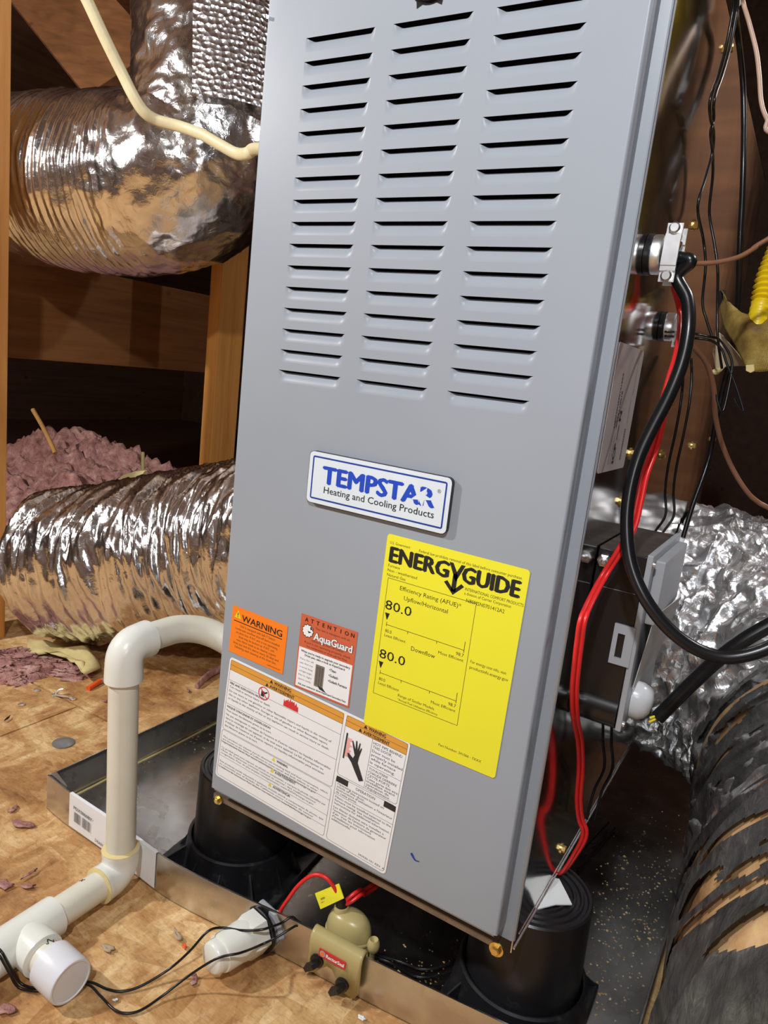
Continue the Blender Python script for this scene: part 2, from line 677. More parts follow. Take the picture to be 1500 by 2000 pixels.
def board(name, a, b, wide, thick, wdir, label, cat='timber', mat='wood'):
    """a sawn board whose axis runs a to b; wdir points along its width, a and b lie on one long edge line"""
    a, b = Vector(a), Vector(b)
    t = (b - a).normalized()
    w = Vector(wdir)
    w = (w - t * w.dot(t)).normalized()
    n = t.cross(w)
    g = G()
    L = (b - a).length
    mt = Matrix((
        (t.x, w.x, n.x, a.x), (t.y, w.y, n.y, a.y), (t.z, w.z, n.z, a.z), (0, 0, 0, 1)))
    g.box((0, 0, 0), (L, wide, thick), mt, bev=0.002)
    return tag(g.build(name, mat), label, cat)


# post at the left edge, stud beside the furnace, level beam, sloping rafters
board('wooden_post', (-0.870, 0.298, -0.015), (-0.870, 0.298, 2.62), 0.089, 0.038, (-1, 0, 0), 'upright pine post at the left edge, in front of both silver ducts')
stud = G().box((-0.878, 0.830, -0.015), (-0.838, 0.919, 2.5), bev=0.002)
tag(stud.build('wooden_stud', 'wood'), 'pine stud standing behind the ducts, close beside the grey furnace', 'timber')
board('wooden_beam', (-1.200, 0.30, 0.565), (-1.225, 1.30, 0.565), 0.235, 0.038, (0, 0, 1), 'wide level pine board spanning below the upper silver duct', 'timber', 'wood_shaded')
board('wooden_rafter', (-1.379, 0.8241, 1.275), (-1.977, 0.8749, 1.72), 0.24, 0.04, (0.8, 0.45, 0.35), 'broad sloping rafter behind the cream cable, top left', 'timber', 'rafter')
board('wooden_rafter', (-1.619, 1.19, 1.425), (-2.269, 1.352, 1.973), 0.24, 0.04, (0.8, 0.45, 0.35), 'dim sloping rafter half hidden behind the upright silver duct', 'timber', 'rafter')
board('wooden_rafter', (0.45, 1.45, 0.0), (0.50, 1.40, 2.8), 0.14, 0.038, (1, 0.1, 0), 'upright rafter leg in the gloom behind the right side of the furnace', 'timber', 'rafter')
board('wooden_brace', (1.02, 0.80, -0.01), (1.02, 0.80, 2.3), 0.089, 0.038, (0, 1, 0), 'pine stud right of the furnace, mirrored in its steel side', 'timber', 'wood')

# ------------------------------------------------------------------ furnace
FW, FL, FR = 0.3399, -0.0093, 0.3492       # door width, casing left and right
CY, CB, CT, CD = 0.0214, 0.1398, 0.986, 0.750   # casing front, bottom, top, back
fur = thing('furnace', 'grey upflow gas furnace with louvered door standing on black risers', 'furnace', (0.17, 0.38, CB))

c = G()
t = 0.0012
c.box((FL, CY, CB), (FL + t, CD, CT))
c.box((FR - t, CY, CB), (FR, CD, CT))
c.box((FL, CD - t, CB), (FR, CD, CT))
c.box((FL, CY, CT - t), (FR, CD, CT))
c.box((FL + t, CY + 0.02, CB), (FR - t, CD, CB + t))
c.build('casing', 'casing', fur)
fl = G()
zz = CB + 0.012
prof = [(FW - 0.03, CY - 0.0008), (FR - 0.0022, CY - 0.0008), (FR - 0.0008, CY - 0.0004), (FR + 0.0004, CY + 0.0008), (FR + 0.0008, CY + 0.0022), (FR + 0.0008, CY + 0.0030), (FR - 0.002, CY + 0.0030), (FR - 0.002, CY + 0.001), (FW - 0.03, CY + 0.001)]
fl.prism([(x, y, zz) for x, y in prof], (0, 0, CT - zz))
fl.box((FL, CY - 0.0006, CB + 0.012), (FL + 0.035, CY + 0.0008, CT))
fl.box((FL, CY - 0.0006, CT - 0.03), (FR, CY + 0.0008, CT))
fl.build('front_flange', 'door', fur, 30)
G().box((FL + 0.002, CY + 0.001, CB + 0.03), (FR - 0.002, CY + 0.004, CT - 0.002)).build('inner_shade', 'dark', fur)  # near-black sheet added as the shade seen through the louver slots
G().box((FL + 0.004, CY - 0.010, CB + 0.0055), (FR - 0.012, CY + 0.02, CB + 0.0118)).build('base_rail', plain('stained_base_rail', (122, 106, 90), 0.5, 0.3, 0.25), fur)
G().box((FR - 0.0002, CY + 0.006, CB - 0.0004), (FR + 0.0009, CD, CB + 0.0010)).build('bottom_edge', 'zinc', fur)
G().box((FR - 0.0002, CY + 0.016, CB + 0.0085), (FR + 0.0005, CD, CB + 0.0092)).build('bottom_crease', 'zinc', fur)

# door: a folded sheet with a hole behind every louver
X0 = (0.0463, 0.1350, 0.2250)
SL, Z1, PT, LH = 0.0717, 0.9095, 0.01895, 0.0115
DB = 0.1629
rr = 0.0022
d = G()
xs = sorted({rr, FW - rr} | set(X0) | {x + SL for x in X0})
zr = []
for k in range(16):
    zr += [Z1 - PT * k - LH, Z1 - PT * k]
zs = sorted([DB + 0.004] + zr + [CT])
holes = {(round(x, 4), round(Z1 - PT * k - LH, 4)) for x in X0 for k in range(16)}
idx = {}


def dv(x, z, y=0.0):
    key = (round(x, 5), round(z, 5), round(y, 5))
    if key not in idx:
        idx[key] = len(d.v)
        d.v.append((x, y, z))
    return idx[key]


for a in range(len(xs) - 1):
    for b in range(len(zs) - 1):
        if (round(xs[a], 4), round(zs[b], 4)) in holes:
            continue
        d.f.append((dv(xs[a], zs[b]), dv(xs[a + 1], zs[b]), dv(xs[a + 1], zs[b + 1]), dv(xs[a], zs[b + 1])))


def edge_strip(path, z0, z1):
    for (xa, ya), (xb, yb) in zip(path, path[1:]):
        d.f.append((dv(xa, z0, ya), dv(xb, z0, yb), dv(xb, z1, yb), dv(xa, z1, ya)))


arc = [(FW - rr + rr * math.sin(math.radians(q)), rr - rr * math.cos(math.radians(q))) for q in (0, 18, 36, 54, 72, 90)] + [(FW, CY - 0.0008)]
edge_strip(arc, DB + 0.004, CT)
edge_strip([(FW - x, y) for x, y in arc], DB + 0.004, CT)
for q0, q1 in ((0, 30), (30, 60), (60, 90)):
    za, ya = DB + 0.004 - 0.004 * math.sin(math.radians(q0)), 0.004 - 0.004 * math.cos(math.radians(q0))
    zb, yb = DB + 0.004 - 0.004 * math.sin(math.radians(q1)), 0.004 - 0.004 * math.cos(math.radians(q1))
    d.f.append((dv(0.005, za, ya), dv(FW - 0.003, za, ya), dv(FW - 0.003, zb, yb), dv(0.005, zb, yb)))
d.f.append((dv(0.005, DB, 0.004), dv(FW - 0.003, DB, 0.004), dv(FW - 0.003, DB, CY - 0.001), dv(0.005, DB, CY - 0.001)))
door = d.build('door', 'door', fur, 40)

# one louver: the sheet below the slot is pressed inwards
LD, GAP = 0.0048, 0.0019


def louver(u, w):
    e = min(1.0, min(u, 1 - u) / 0.11)
    s = e * e * (3 - 2 * e)
    t_ = w * (0.25 + 0.75 * s) if w < 1 else 1.0
    f = min(1.0, w) ** 1.75
    dep = LD * s * f
    return (X0[0] + u * SL, dep, Z1 - LH + w * (LH - GAP * math.sqrt(s)))


lg = G()
us = [0, .012, .026, .04, .056, .072, .09, .112] + [0.112 + (1 - 0.224) * k / 6 for k in range(1, 6)]
us = us + [1 - x for x in us[:8]][::-1]
n0 = 0
for uu in us:
    for w in range(9):
        lg.v.append(louver(uu, w / 8))
for a in range(len(us) - 1):
    for b in range(8):
        k = a * 9 + b
        lg.f.append((k, k + 9, k + 10, k + 1))
l0 = lg.build('louver', 'door', door, 179)
for ci in range(3):
    for k in range(16):
        if ci or k:
            copy_part(l0, door, (X0[ci] - X0[0], 0, -PT * k))

# sight hole at the top of the door
hx, hz = 0.1667, 0.9395
pts = []
for k in range(40):
    a = 2 * math.pi * k / 40
    ra = 0.0205
    if abs(((math.degrees(a) - 244) + 180) % 360 - 180) < 7 or abs(((math.degrees(a) - 295) + 180) % 360 - 180) < 7:
        ra = 0.0245
    pts.append((hx + ra * math.cos(a), -0.0003, hz + ra * math.sin(a)))
G().poly(pts).build('sight_hole', 'dark', door)
G().lathe([(0.0185, 0.0), (0.0185, 0.0025), (0.0165, 0.0032), (0.016, 0.001)], (hx, -0.0004, hz), (0, -1, 0), 32, False, True).build('sight_glass', 'black', door, 30)


def screw_head(g, p, ax, r=0.0052, h=0.0045):
    g.lathe([(r * 1.35, 0), (r * 1.35, 0.001), (r, 0.0012), (r * 0.98, h * 0.8), (r * 0.7, h)], p, ax, 6 if r > 0.006 else 12, True, True)


def brass(p, ax, parent, r=0.0045, name='screw'):
    g = G()
    ax = Vector(ax)
    g.lathe([(r * 1.3, -0.0004), (r * 1.3, 0.0010)], p, ax, 16)
    g.lathe([(r * 0.9, 0.0009), (r * 0.9, 0.0042), (r * 0.6, 0.0050)], p, ax, 6)
    return g.build(name, 'brass', parent, 30)


brass((0.0035, CY - 0.011, CB + 0.0075), (0, -1, 0), fur, 0.0040)
brass((0.3385, CY - 0.011, CB + 0.0062), (0, -1, 0), fur, 0.0052)
for p in ((0.3494, 0.2395, 0.8073), (0.3494, 0.2435, 0.9654), (0.3494, 0.2899, 0.6371), (0.3494, 0.5245, 0.5827), (0.3494, 0.1415, 0.5867), (0.3494, 0.1371, 0.542), (0.3494, 0.1529, 0.1705), (0.3494, 0.3008, 0.5792), (0.3494, 0.7712, 0.5864)):
    p = (p[0], min(p[1], 0.742), p[2])
    brass(p, (1, 0, 0), fur, 0.0042)
G().lathe([(0.0016, 0), (0.0016, 0.003)], (0.0032, 0, 0.9306), (0, -1, 0), 8).build('screw', 'zinc', fur)

# ---- brand plate
bp = Face((0.0953, -0.0045, 0.5563), (1, 0, -0.006), (0.004, 0, -1))
g = G()
bp.sheet(g, 147.6, 48.6, 0.0, 5)
g2 = G()
q = G()
bp.rect(q, 0, 0, 147.6, 48.6, 0.0, rad=5)
g2.prism(q.v, (0, 0.0046, 0))
plate = g2.build('brand_plate', 'black', fur)
g = G()
bp.rect(g, 0.4, 0.4, 147.2, 48.2, 0.05, rad=4.6)
g.build('plate_face', 'plate', plate)
g = G()
bp.rect(g, 4.2, 4.2, 143.4, 44.4, 0.15, 1.5, 2.0)
g.build('border_line', 'navy', plate)
g = G()
bp.text(g, 'TEMPSTAR', 16.0, 28.0, 16.2, 118.0, 'L', 0.055, 0.15)
g.build('brand_lettering', 'blue', plate)
g = G()
cx, cy = 120.3, 20.6
st = []
for k in range(10):
    a = math.radians(-64 + 36 * k)
    r_ = 9.8 if k % 2 == 0 else 3.9
    st.append((cx + r_ * 1.15 * math.cos(a), cy + r_ * 0.95 * math.sin(a)))
bp.shape(g, st, 0.25)
g.build('star_cutout', 'plate', plate)
g = G()
bp.text(g, 'Heating and Cooling Products', 19.4, 36.9, 6.3, 115.0, 'L', 0.008, 0.15)
bp.text(g, '\u00ae', 134.8, 14.8, 3.4, None, 'L', 0, 0.15)
g.build('tagline_lettering', 'blackink', plate)

# ---- yellow energy label
en = Face((0.1853, -0.0004, 0.4955), (1, 0, -0.0125), (-0.0125, 0, -1))
g = G()
en.sheet(g, 133.3, 184.5, 0.25, 3)
enl = g.build('energy_label', 'yellow', fur)
g = G()
en.text(g, 'U.S. Government', 3.6, 8.5, 2.5, 20.5)
en.text(g, 'Federal law prohibits removal of this label before consumer purchase.', 33, 9.2, 2.6, 95)
en.text(g, 'ENERG', 4.2, 24.6, 14.2, 60.0, 'L', 0.055)
en.text(g, 'GUIDE', 75.6, 24.6, 14.2, 52.6, 'L', 0.055)
# the tall Y of the wordmark ends in an arrow
for pts in ([(62.9, 10.4), (66.6, 10.4), (71.4, 18.2), (69.0, 22.4)], [(74.2, 10.4), (78.0, 10.4), (71.2, 26.0), (68.6, 22.4)],
            [(67.9, 19.5), (72.2, 19.5), (72.2, 35.0), (67.9, 35.0)], [(60.4, 28.6), (63.4, 26.6), (70.1, 33.6), (70.1, 38.0)],
            [(79.4, 28.6), (76.6, 26.6), (70.1, 33.6), (70.1, 38.0)]):
    en.shape(g, pts)
for k, s in enumerate(('Furnace', 'Non - weatherized', 'Natural Gas')):
    en.text(g, s, 4.6, 29.4 + 4.3 * k, 2.7, (12, 30, 19)[k])
en.text(g, 'INTERNATIONAL COMFORT PRODUCTS', 80.5, 31.0, 2.7, 52)
en.text(g, 'a division of Carrier Corporation', 80.4, 34.7, 2.6, 42)
en.text(g, 'N80MSN0701412A2', 83.1, 40.8, 3.4, 34.5)
en.rect(g, 6.0, 39.4, 92.6, 151.0, 0.3, 0.4)
en.text(g, 'Efficiency Rating (AFUE)*', 19.4, 47.4, 4.0, 60)
en.text(g, 'Upflow/Horizontal', 24.6, 55.4, 4.0, 43.5)
for y, h in ((68.4, 'a'), (115.2, 'b')):
    en.text(g, '80.0', 6.9 if h == 'a' else 7.4, y, 9.0, 27.0, 'L', 0.004)
    en.shape(g, [(7.6, y + 3.4), (12.6, y + 3.4), (10.6, y + 9.6), (10.0, y + 9.6)])
    en.line(g, 10.4, y + 14.2, 88.2, y + 14.2, 0.45)
    for xx, a, b in ((10.6, 11.6, 15.6), (33, 14.2, 16.4), (62, 14.2, 16.4), (88.0, 6.4, 16.4)):
        en.line(g, xx, y + a, xx, y + b, 0.5)
    en.text(g, '80.0', 10.2, y + 21.4, 3.1, 6.6)
    en.text(g, 'Least Efficient', 10.0, y + 25.4, 2.7, 22)
    en.text(g, '98.7', 88.6, y + 20.4, 3.1, 7.4, 'R')
    en.text(g, 'Most Efficient', 88.8, y + 24.6, 2.7, 24, 'R')
en.text(g, 'Downflow', 38.3, 98.6, 4.2, 24)
en.text(g, 'Range of Similar Models', 31.8, 145.2, 2.7, 37)
en.text(g, '*Annual Fuel Utilization Efficiency', 31.8, 149.0, 2.2, 41)
en.text(g, 'For energy cost info, visit', 95.3, 91.4, 2.7, 32.5)
en.text(g, 'productinfo.energy.gov', 95.3, 96.6, 2.9, 35)
en.text(g, 'Part Number: 341066 - 7XXX', 78, 175.6, 2.5, 41)
g.build('energy_lettering', 'blackink', enl)

# ---- orange warning sticker
ow = Face((0.0124, -0.0002, 0.3815), (1, 0, -0.037), (-0.024, 0, -1))
g = G()
ow.sheet(g, 72.7, 51.0, 0.25)
owl = g.build('warning_sticker', 'orange', fur)
g = G()
ow.text(g, 'WARNING', 13.5, 13.2, 7.0, 53.5, 'L', 0.022)
ow.rect(g, 3.2, 15.0, 67.4, 15.9, 0.3)
for k, s in enumerate(('Unit is equipped with Safe T Switch', 'condensate overflow shut-off device installed', 'on drain line. If A/C unit is not operating,',
                       'drain may be backed up. If A/C unit', 'runs, there needs to be cleaned, inspect', 'drain pan and this device every 30 days and', 'following each cleaning of the drain line.')):
    ow.text(g, s, 35.5, 20.2 + 4.0 * k, 2.5, 0.80 * (58, 74, 70, 60, 66, 76, 70)[k], 'C')
ow.text(g, 'safetswitch', 69, 48.6, 1.8, 17, 'R')
g.build('warning_lettering', 'blackink', owl)
g = G()
ow.shape(g, [(3.6, 11.8), (8.0, 3.6), (12.4, 11.8)], 0.3)
g.build('warning_triangle', 'trired', owl)
g = G()
ow.rect(g, 7.5, 6.0, 8.5, 9.2, 0.4)
ow.rect(g, 7.5, 9.9, 8.5, 10.8, 0.4)
g.build('exclamation_mark', 'blackink', owl)

# ---- rust coloured attention sticker
aq = Face((0.1001, -0.0002, 0.3970), (1, 0, -0.006), (-0.010, 0, -1))
g = G()
aq.sheet(g, 65.6, 76.4, 0.25)
aql = g.build('attention_sticker', 'rust', fur)
g = G()
aq.rect(g, 1.4, 33.6, 64.2, 74.6, 0.28)
g.build('white_panel', 'paper', aql)
g = G()
xx = 4.0
for ch in 'ATTENTION':
    aq.text(g, ch, xx + 3.0, 6.6, 4.2, None, 'C', 0.03, 0.35)
    xx += 6.7
aq.text(g, 'This unit is equipped with an', 38, 11.2, 2.0, 40, 'C')
for k, s in enumerate(('condensate shut-off switch.', 'If unit is not operating properly, check', 'the condensate or drain pan for flow.')):
    aq.text(g, s, 34, 24.6 + 3.6 * k, 2.2, (38, 54, 48)[k], 'C')
aq.text(g, "When you're ready to upgrade your secondary", 33, 38.0, 2.2, 58, 'C', 0.015, 0.4)
aq.text(g, 'Drain pan, take a look at AquaGuard.', 33, 41.4, 2.2, 48, 'C', 0.015, 0.4)
for k, s in enumerate(('\u2022Titan', '\u2022Goliath', '\u2022Goliath Furnace')):
    aq.text(g, s, 39, 47.2 + 5.6 * k, 2.7, (8, 11, 22)[k], 'L', 0.02, 0.4)
aq.text(g, 'Ask your contractor about AquaGuard Secondary Pans', 33, 72.4, 2.0, 57, 'C', 0.015, 0.4)
g.build('attention_lettering', 'blackink', aql)
g = G()
for k, s in enumerate(('Pans for all', 'units. Won\'t rust', 'or corrode. Strong', 'and light weight.', 'Fits in tight', 'spaces easily.')):
    aq.text(g, s, 4, 46.0 + 4.2 * k, 1.8, 16, 'L', 0, 0.4)
g.build('small_lettering', 'greyink', aql)
g = G()
aq.text(g, 'AquaGuard', 16.6, 22.2, 8.0, 46.2, 'L', 0.075, 0.32)
blob = []
for k in range(22):
    a = 2 * math.pi * k / 22
    r_ = 7.6 if k % 2 == 0 else 6.2
    blob.append((9.6 + r_ * math.cos(a), 15.4 + r_ * 0.98 * math.sin(a)))
aq.shape(g, blob, 0.32)
g.build('logo_outline', 'blackink', aql)
g = G()
aq.text(g, 'AquaGuard', 17.0, 22.0, 7.6, 45.2, 'L', 0.035, 0.42)
blob = [(9.6 + (x - 9.6) * 0.88, 15.4 + (y - 15.4) * 0.88) for x, y in blob]
aq.shape(g, blob, 0.42)
g.build('logo_lettering', 'paper', aql)
g = G()
for pts in ([(12.0, 10.5), (16.2, 13.2), (12.4, 13.4)], [(9.4, 15.2), (14.2, 15.8), (11.0, 17.4)]):
    aq.shape(g, pts, 0.5)
g.build('logo_accent', 'ink', aql)
g = G()
aq.rect(g, 23.2, 45.4, 33.8, 68.0, 0.36, rad=0.8)
g.build('pan_picture', 'slug', aql)
g = G()
for k in range(3):
    aq.rect(g, 24.9 + 2.9 * k, 47.6, 26.4 + 2.9 * k, 66.0, 0.44, 0.35)
aq.shape(g, [(28, 66.2), (34, 67.2), (38.5, 70.8), (30, 69.4)], 0.44)
g.build('pan_picture_shading', 'ink', aql)

# ---- large white warning label
wl = Face((0.0139, -0.0002, 0.3248), (1, 0, -0.062), (-0.062, 0, -1))
WW, WH = 220.6, 141.0
g = G()
wl.sheet(g, WW, WH, 0.2, 4)
wll = g.build('safety_label', 'paper', fur)
DX = 148.6
g = G()
wl.rect(g, 2.0, 2.6, DX - 1.2, 13.6, 0.25)
wl.rect(g, DX + 2.2, 2.6, WW - 2.2, 13.6, 0.25)
g.build('amber_band', 'amber', wll)
ink = G()
wl.rect(ink, 1.8, 2.4, DX - 1.0, 83.0, 0.32, 0.3, 3)
wl.rect(ink, 1.8, 83.8, DX - 1.0, WH - 2.4, 0.32, 0.3, 3)
wl.rect(ink, DX + 2.0, 2.4, WW - 2.0, 66.0, 0.32, 0.3, 3)
wl.rect(ink, DX + 2.0, 67.6, WW - 2.0, WH - 2.2, 0.32, 0.3, 3)
for x0, x1 in ((1.8, DX - 1.0), (DX + 2.0, WW - 2.0)):
    wl.line(ink, x0, 8.1, x1, 8.1, 0.3, 0.35)
    wl.line(ink, x0, 13.7, x1, 13.7, 0.3, 0.35)
for y in (25.2, 52.5, 97.4, 114.6, 127.4):
    wl.line(ink, 1.8, y, DX - 1.0, y, 0.3)
wl.line(ink, DX + 33.5, 13.7, DX + 33.5, 66.0, 0.3)
wl.line(ink, DX + 33.5, 41.0, WW - 2.0, 41.0, 0.3)
wl.line(ink, DX + 2.0, 87.0, WW - 2.0, 87.0, 0.3)


def tri(gr, x, y, s, h=0.36):
    wl.shape(gr, [(x - s * 0.58, y), (x, y - s), (x + s * 0.58, y)], h)


for x, y, w, s in ((72, 7.2, 22, 'WARNING'), (72, 12.8, 32, 'AVERTISSEMENT'), (DX + 37, 7.2, 19, 'WARNING'), (DX + 37, 12.8, 29, 'AVERTISSEMENT')):
    wl.text(ink, s, x, y, 3.5, w, 'C', 0.02, 0.4)
    tri(ink, x - w / 2 - 3.4, y, 3.6, 0.4)
left = [('FIRE AND EXPLOSION HAZARD', 29.2, 48, 1), ('Can result in serious injury or death.', 33.2, 56, 0),
        ('Do not store or use gasoline or other flammable vapors and liquids in the vicinity of', 38.0, 134, 0),
        ('this or any other appliance. Storage or use of gasoline or other flammable vapors', 42.4, 130, 0),
        ('or liquids in the vicinity of this or any appliance can result in serious injury or death.', 46.8, 133, 0),
        ("RISQUE D'INCENDIE ET D'EXPLOSION", 56.6, 60, 1), ('Peut causer des blessures graves ou la mort.', 61.0, 62, 0),
        ("Ne pas entreposer ni utiliser de l'essence ni d'autres vapeurs ou liquides inflammables", 65.8, 138, 0),
        ("dans le voisinage de cet appareil, ni de tout autre appareil. Le fait d'entreposer ou", 70.2, 130, 0),
        ("d'utiliser de l'essence ou d'autres vapeurs ou liquides inflammables peut entrainer", 74.6, 132, 0),
        ('des blessures graves ou la mort.', 79.0, 46, 0)]
for s, y, w, b in left:
    wl.text(ink, s, 4.4, y, 2.4, w, 'L', 0.02 * b)
blocks = ((88.6, 'WARNING', ('This product can expose you to chemicals including lead and lead components, which',
                             'are known to the State of California to cause cancer and birth defects or other', 'reproductive harm. For more information go to www.P65Warnings.ca.gov')),
          (101.8, 'AVERTISSEMENT', ('Ce produit peut vous exposer au plomb et composants, y compris le plomb, identifies par', "l'Etat de Californie comme causant le cancer, des malformations", 'congenitales. Pour de plus amples renseignements: www.P65Warnings.ca.gov')),
          (118.4, 'ADVERTENCIA', ('Este producto puede exponerle a quimicos, incluido plomb y componentes de plomo, que', 'es conocido por el Estado de California como causante de cancer', 'o defectos de nacimiento. Para obtener mas informacion: www.P65Warnings.ca.gov')))
for y, s, ls in blocks:
    wl.text(ink, s, 78, y - 0.4, 2.9, 0.80 * len(s) * 2.6, 'L', 0.02)
    for k, q in enumerate(ls):
        wl.text(ink, q, 4.0, y + 3.6 + 3.3 * k, 2.0, (140, 128, 126)[k])
for s, y in (('HOT PIPE BEHIND', 18.6), ('THIS DOOR.', 22.4), ('Door must be', 26.6), ('properly installed', 30.6), ('while furnace', 34.6), ('is operating.', 38.6),
             ('TUYAUTERIE', 45.2), ('CHAUDE DERRIERE', 48.8), ('CETTE PORTE.', 52.4), ('Cette porte doit etre', 55.8), ('installee avant', 58.8), ('operation de', 61.8), ("l'equipement.", 64.8)):
    wl.text(ink, s, DX + 35.0, y, 2.8 if y < 41 else 2.5, min(34, len(s) * 2.1))
wl.text(ink, 'OPERATION', DX + 36, 72.6, 3.0, 22, 'C')
for s, y in (('Operating instructions located on', 76.6), ('inside of this door.', 79.6), ("Instructions d'utilisation a l'interieur", 82.6), ('de cette porte.', 85.6),
             ('Filters must be installed external to the', 91.0), ('furnace casing. See installation', 94.4), ('instructions for additional information.', 97.8),
             ('Les filtres doivent etre installes a', 102.2), ("l'exterieur de l'armoire du generateur", 105.6), ("d'air. Voir les instructions", 109.0), ("d'installation pour information", 112.4), ('additionnelle.', 115.8)):
    wl.text(ink, s, DX + 4.4, y, 2.4, min(64, len(s) * 1.62))
wl.text(ink, '343930-101 REV. A', DX + 55, 136.6, 2.2, 30, 'C')
# hand held against a hot plate
wl.rect(ink, DX + 5.0, 20.0, DX + 6.8, 47.0, 0.4)
hand = [(31.5, 61.0), (27.0, 63.6), (20.0, 55.0), (15.6, 49.0), (10.6, 44.8), (9.4, 41.2), (11.0, 40.6), (16.4, 43.6), (17.6, 40.0), (14.0, 31.6), (12.4, 26.8), (13.6, 26.4), (17.4, 33.6),
        (16.6, 25.0), (18.0, 24.8), (19.8, 33.4), (20.8, 25.4), (22.0, 25.8), (21.9, 34.0), (23.4, 29.6), (24.4, 30.2), (22.8, 39.6), (22.4, 46.0)]
wl.shape(ink, [(DX + x, y - 1.5) for x, y in hand], 0.42)
wl.rect(ink, DX + 2.2, 67.8, DX + 16.0, 73.8, 0.38)
wl.rect(ink, DX + 57.0, 67.8, WW - 2.2, 73.8, 0.38)
ink.build('label_lettering', 'ink', wll)
g = G()
fl_ = []
for k in range(17):
    fl_.append((DX + 7.4 + (4.4 if k % 2 else 7.4) * (0.7 + 0.3 * math.sin(k * 1.3)), 24.0 + k * 1.25))
wl.shape(g, [(DX + 7.0, 24.0)] + fl_ + [(DX + 7.0, 44.0)], 0.36)
g.build('heat_marks', 'paleink', wll)
g = G()
base = [(76.0, 24.4)]
for k in range(15):
    base.append((76.0 + k * 1.3, (19.5 if k % 2 else 16.8) - 3.2 * math.sin(k / 14 * math.pi) + (k % 3) * 0.8))
base.append((95.0, 24.4))
wl.shape(g, base, 0.36)
for k in range(24):
    a, b = 2 * math.pi * k / 24, 2 * math.pi * (k + 1) / 24
    wl.shape(g, [(50 + 7.2 * math.cos(a), 22.0 + 7.2 * math.sin(a)), (50 + 7.2 * math.cos(b), 22.0 + 7.2 * math.sin(b)), (50 + 6.2 * math.cos(b), 22.0 + 6.2 * math.sin(b)), (50 + 6.2 * math.cos(a), 22.0 + 6.2 * math.sin(a))], 0.40)
wl.line(g, 45.2, 17.2, 54.8, 26.8, 1.0, 0.42)
g.build('red_symbols', 'red', wll)
g = G()
wl.rect(g, 46.6, 19.8, 50.6, 25.8, 0.36)
wl.shape(g, [(50.6, 20.6), (54.0, 18.6), (54.6, 20.0), (50.6, 22.8)], 0.36)
g.build('fuel_can_symbol', 'ink', wll)
g = G()
for y in (88.6, 101.8, 118.4):
    tri(g, 74, y, 4.2, 0.36)
g.build('small_triangles', 'trired', wll)

# ---- blue pen tick and fine pen marks on the door
g = G()
g.tube(spline([(0.2489, -0.0002, 0.2054), (0.2508, -0.0002, 0.2031), (0.2539, -0.0002, 0.2003), (0.2581, -0.0002, 0.2008)], 4), [0.0009, 0.0012, 0.0014, 0.0014, 0.0012, 0.0012, 0.001, 0.001, 0.0008, 0.0007, 0.0006, 0.0005, 0.0004], 6, True, 0.15)
g.build('pen_mark', 'navy', door)

# ---- silver rating label on the casing side
rl = Face((FR + 0.0004, 0.0295, 0.6772), (0, 1, 0), (0, 0, -1))
g = G()
q = G()
rl.rect(q, 0, 0, 90.0, 102.0, 0.2, rad=3)
g.prism(q.v, (-0.0003, 0, 0))
rll = g.build('rating_label', 'silverpaper', fur)
up = Face(rl.p(0, 102.0), (0, 0, 1), (0, 1, 0))     # text runs up the casing
g = G()
up.text(g, 'Model Number', 6, 30, 2.6, 24, 'L', 0, 0.35)
up.text(g, 'N80MSN0701412A2', 36, 30, 3.0, 44, 'L', 0.03, 0.35)
up.text(g, 'Serial Number', 6, 37, 2.6, 24, 'L', 0, 0.35)
up.text(g, 'A233110018', 36, 37, 3.0, 30, 'L', 0.03, 0.35)
up.text(g, 'ICP \u2014 N', 6, 47, 7.0, 44, 'L', 0.06, 0.35)
for k in range(64):
    if (k * 7919) % 5 in (0, 2, 3):
        up.rect(g, 8 + k * 0.42, 67, 8 + k * 0.42 + 0.3, 72, 0.35)
up.text(g, 'Certified to ANSI Z21.47', 40, 73, 2.2, 20, 'L', 0, 0.35)
up.text(g, 'CSA 2.3 Central Furnace', 64, 76, 2.2, 30, 'L', 0, 0.35)
g.build('rating_lettering', 'ink', rll, None, None)

# ------------------------------------------------------------------ drain pan
PZ = 0.050
front = [(-0.302, 0.010), (-0.250, 0.005), (-0.160, 0.002), (-0.060, -0.004), (0.020, 0.002), (0.107, 0.013), (0.210, 0.022), (0.310, 0.033), (0.4585, 0.050)]
pan = thing('drain_pan', 'shallow galvanised drain pan on the board floor under the furnace', 'drain pan', (0.08, 0.6, 0.0))
PB = 1.42
fs_ = spline([(x, y, 0) for x, y in front], 4)
g = G()
g.prism([(p.x, p.y, 0.0006) for p in fs_] + [(0.4585, PB, 0.0006), (-0.302, PB, 0.0006)], (0, 0, 0.0012))
g.build('pan_floor', 'pan', pan)


def wall_strip(pts, name, out):
    g = G()
    n = len(pts)
    prof = [(0.0, 0.0004), (0.0, PZ), (0.0004, PZ + 0.0008), (0.0022, PZ + 0.0008), (0.0026, PZ), (0.0026, PZ - 0.006), (0.0012, PZ - 0.007), (0.0010, 0.0018)]
    i = len(g.v)
    for k, p in enumerate(pts):
        for a, z in prof:
            g.v.append((p[0] + out[0] * -a, p[1] + out[1] * -a, z))
    m = len(prof)
    for k in range(n - 1):
        for j in range(m):
            g.f.append((i + k * m + j, i + k * m + (j + 1) % m, i + (k + 1) * m + (j + 1) % m, i + (k + 1) * m + j))
    g.f.append(tuple(range(i, i + m)))
    g.f.append(tuple(range(i + (n - 1) * m, i + n * m))[::-1])
    return g.build(name, 'panwall', pan, 35)


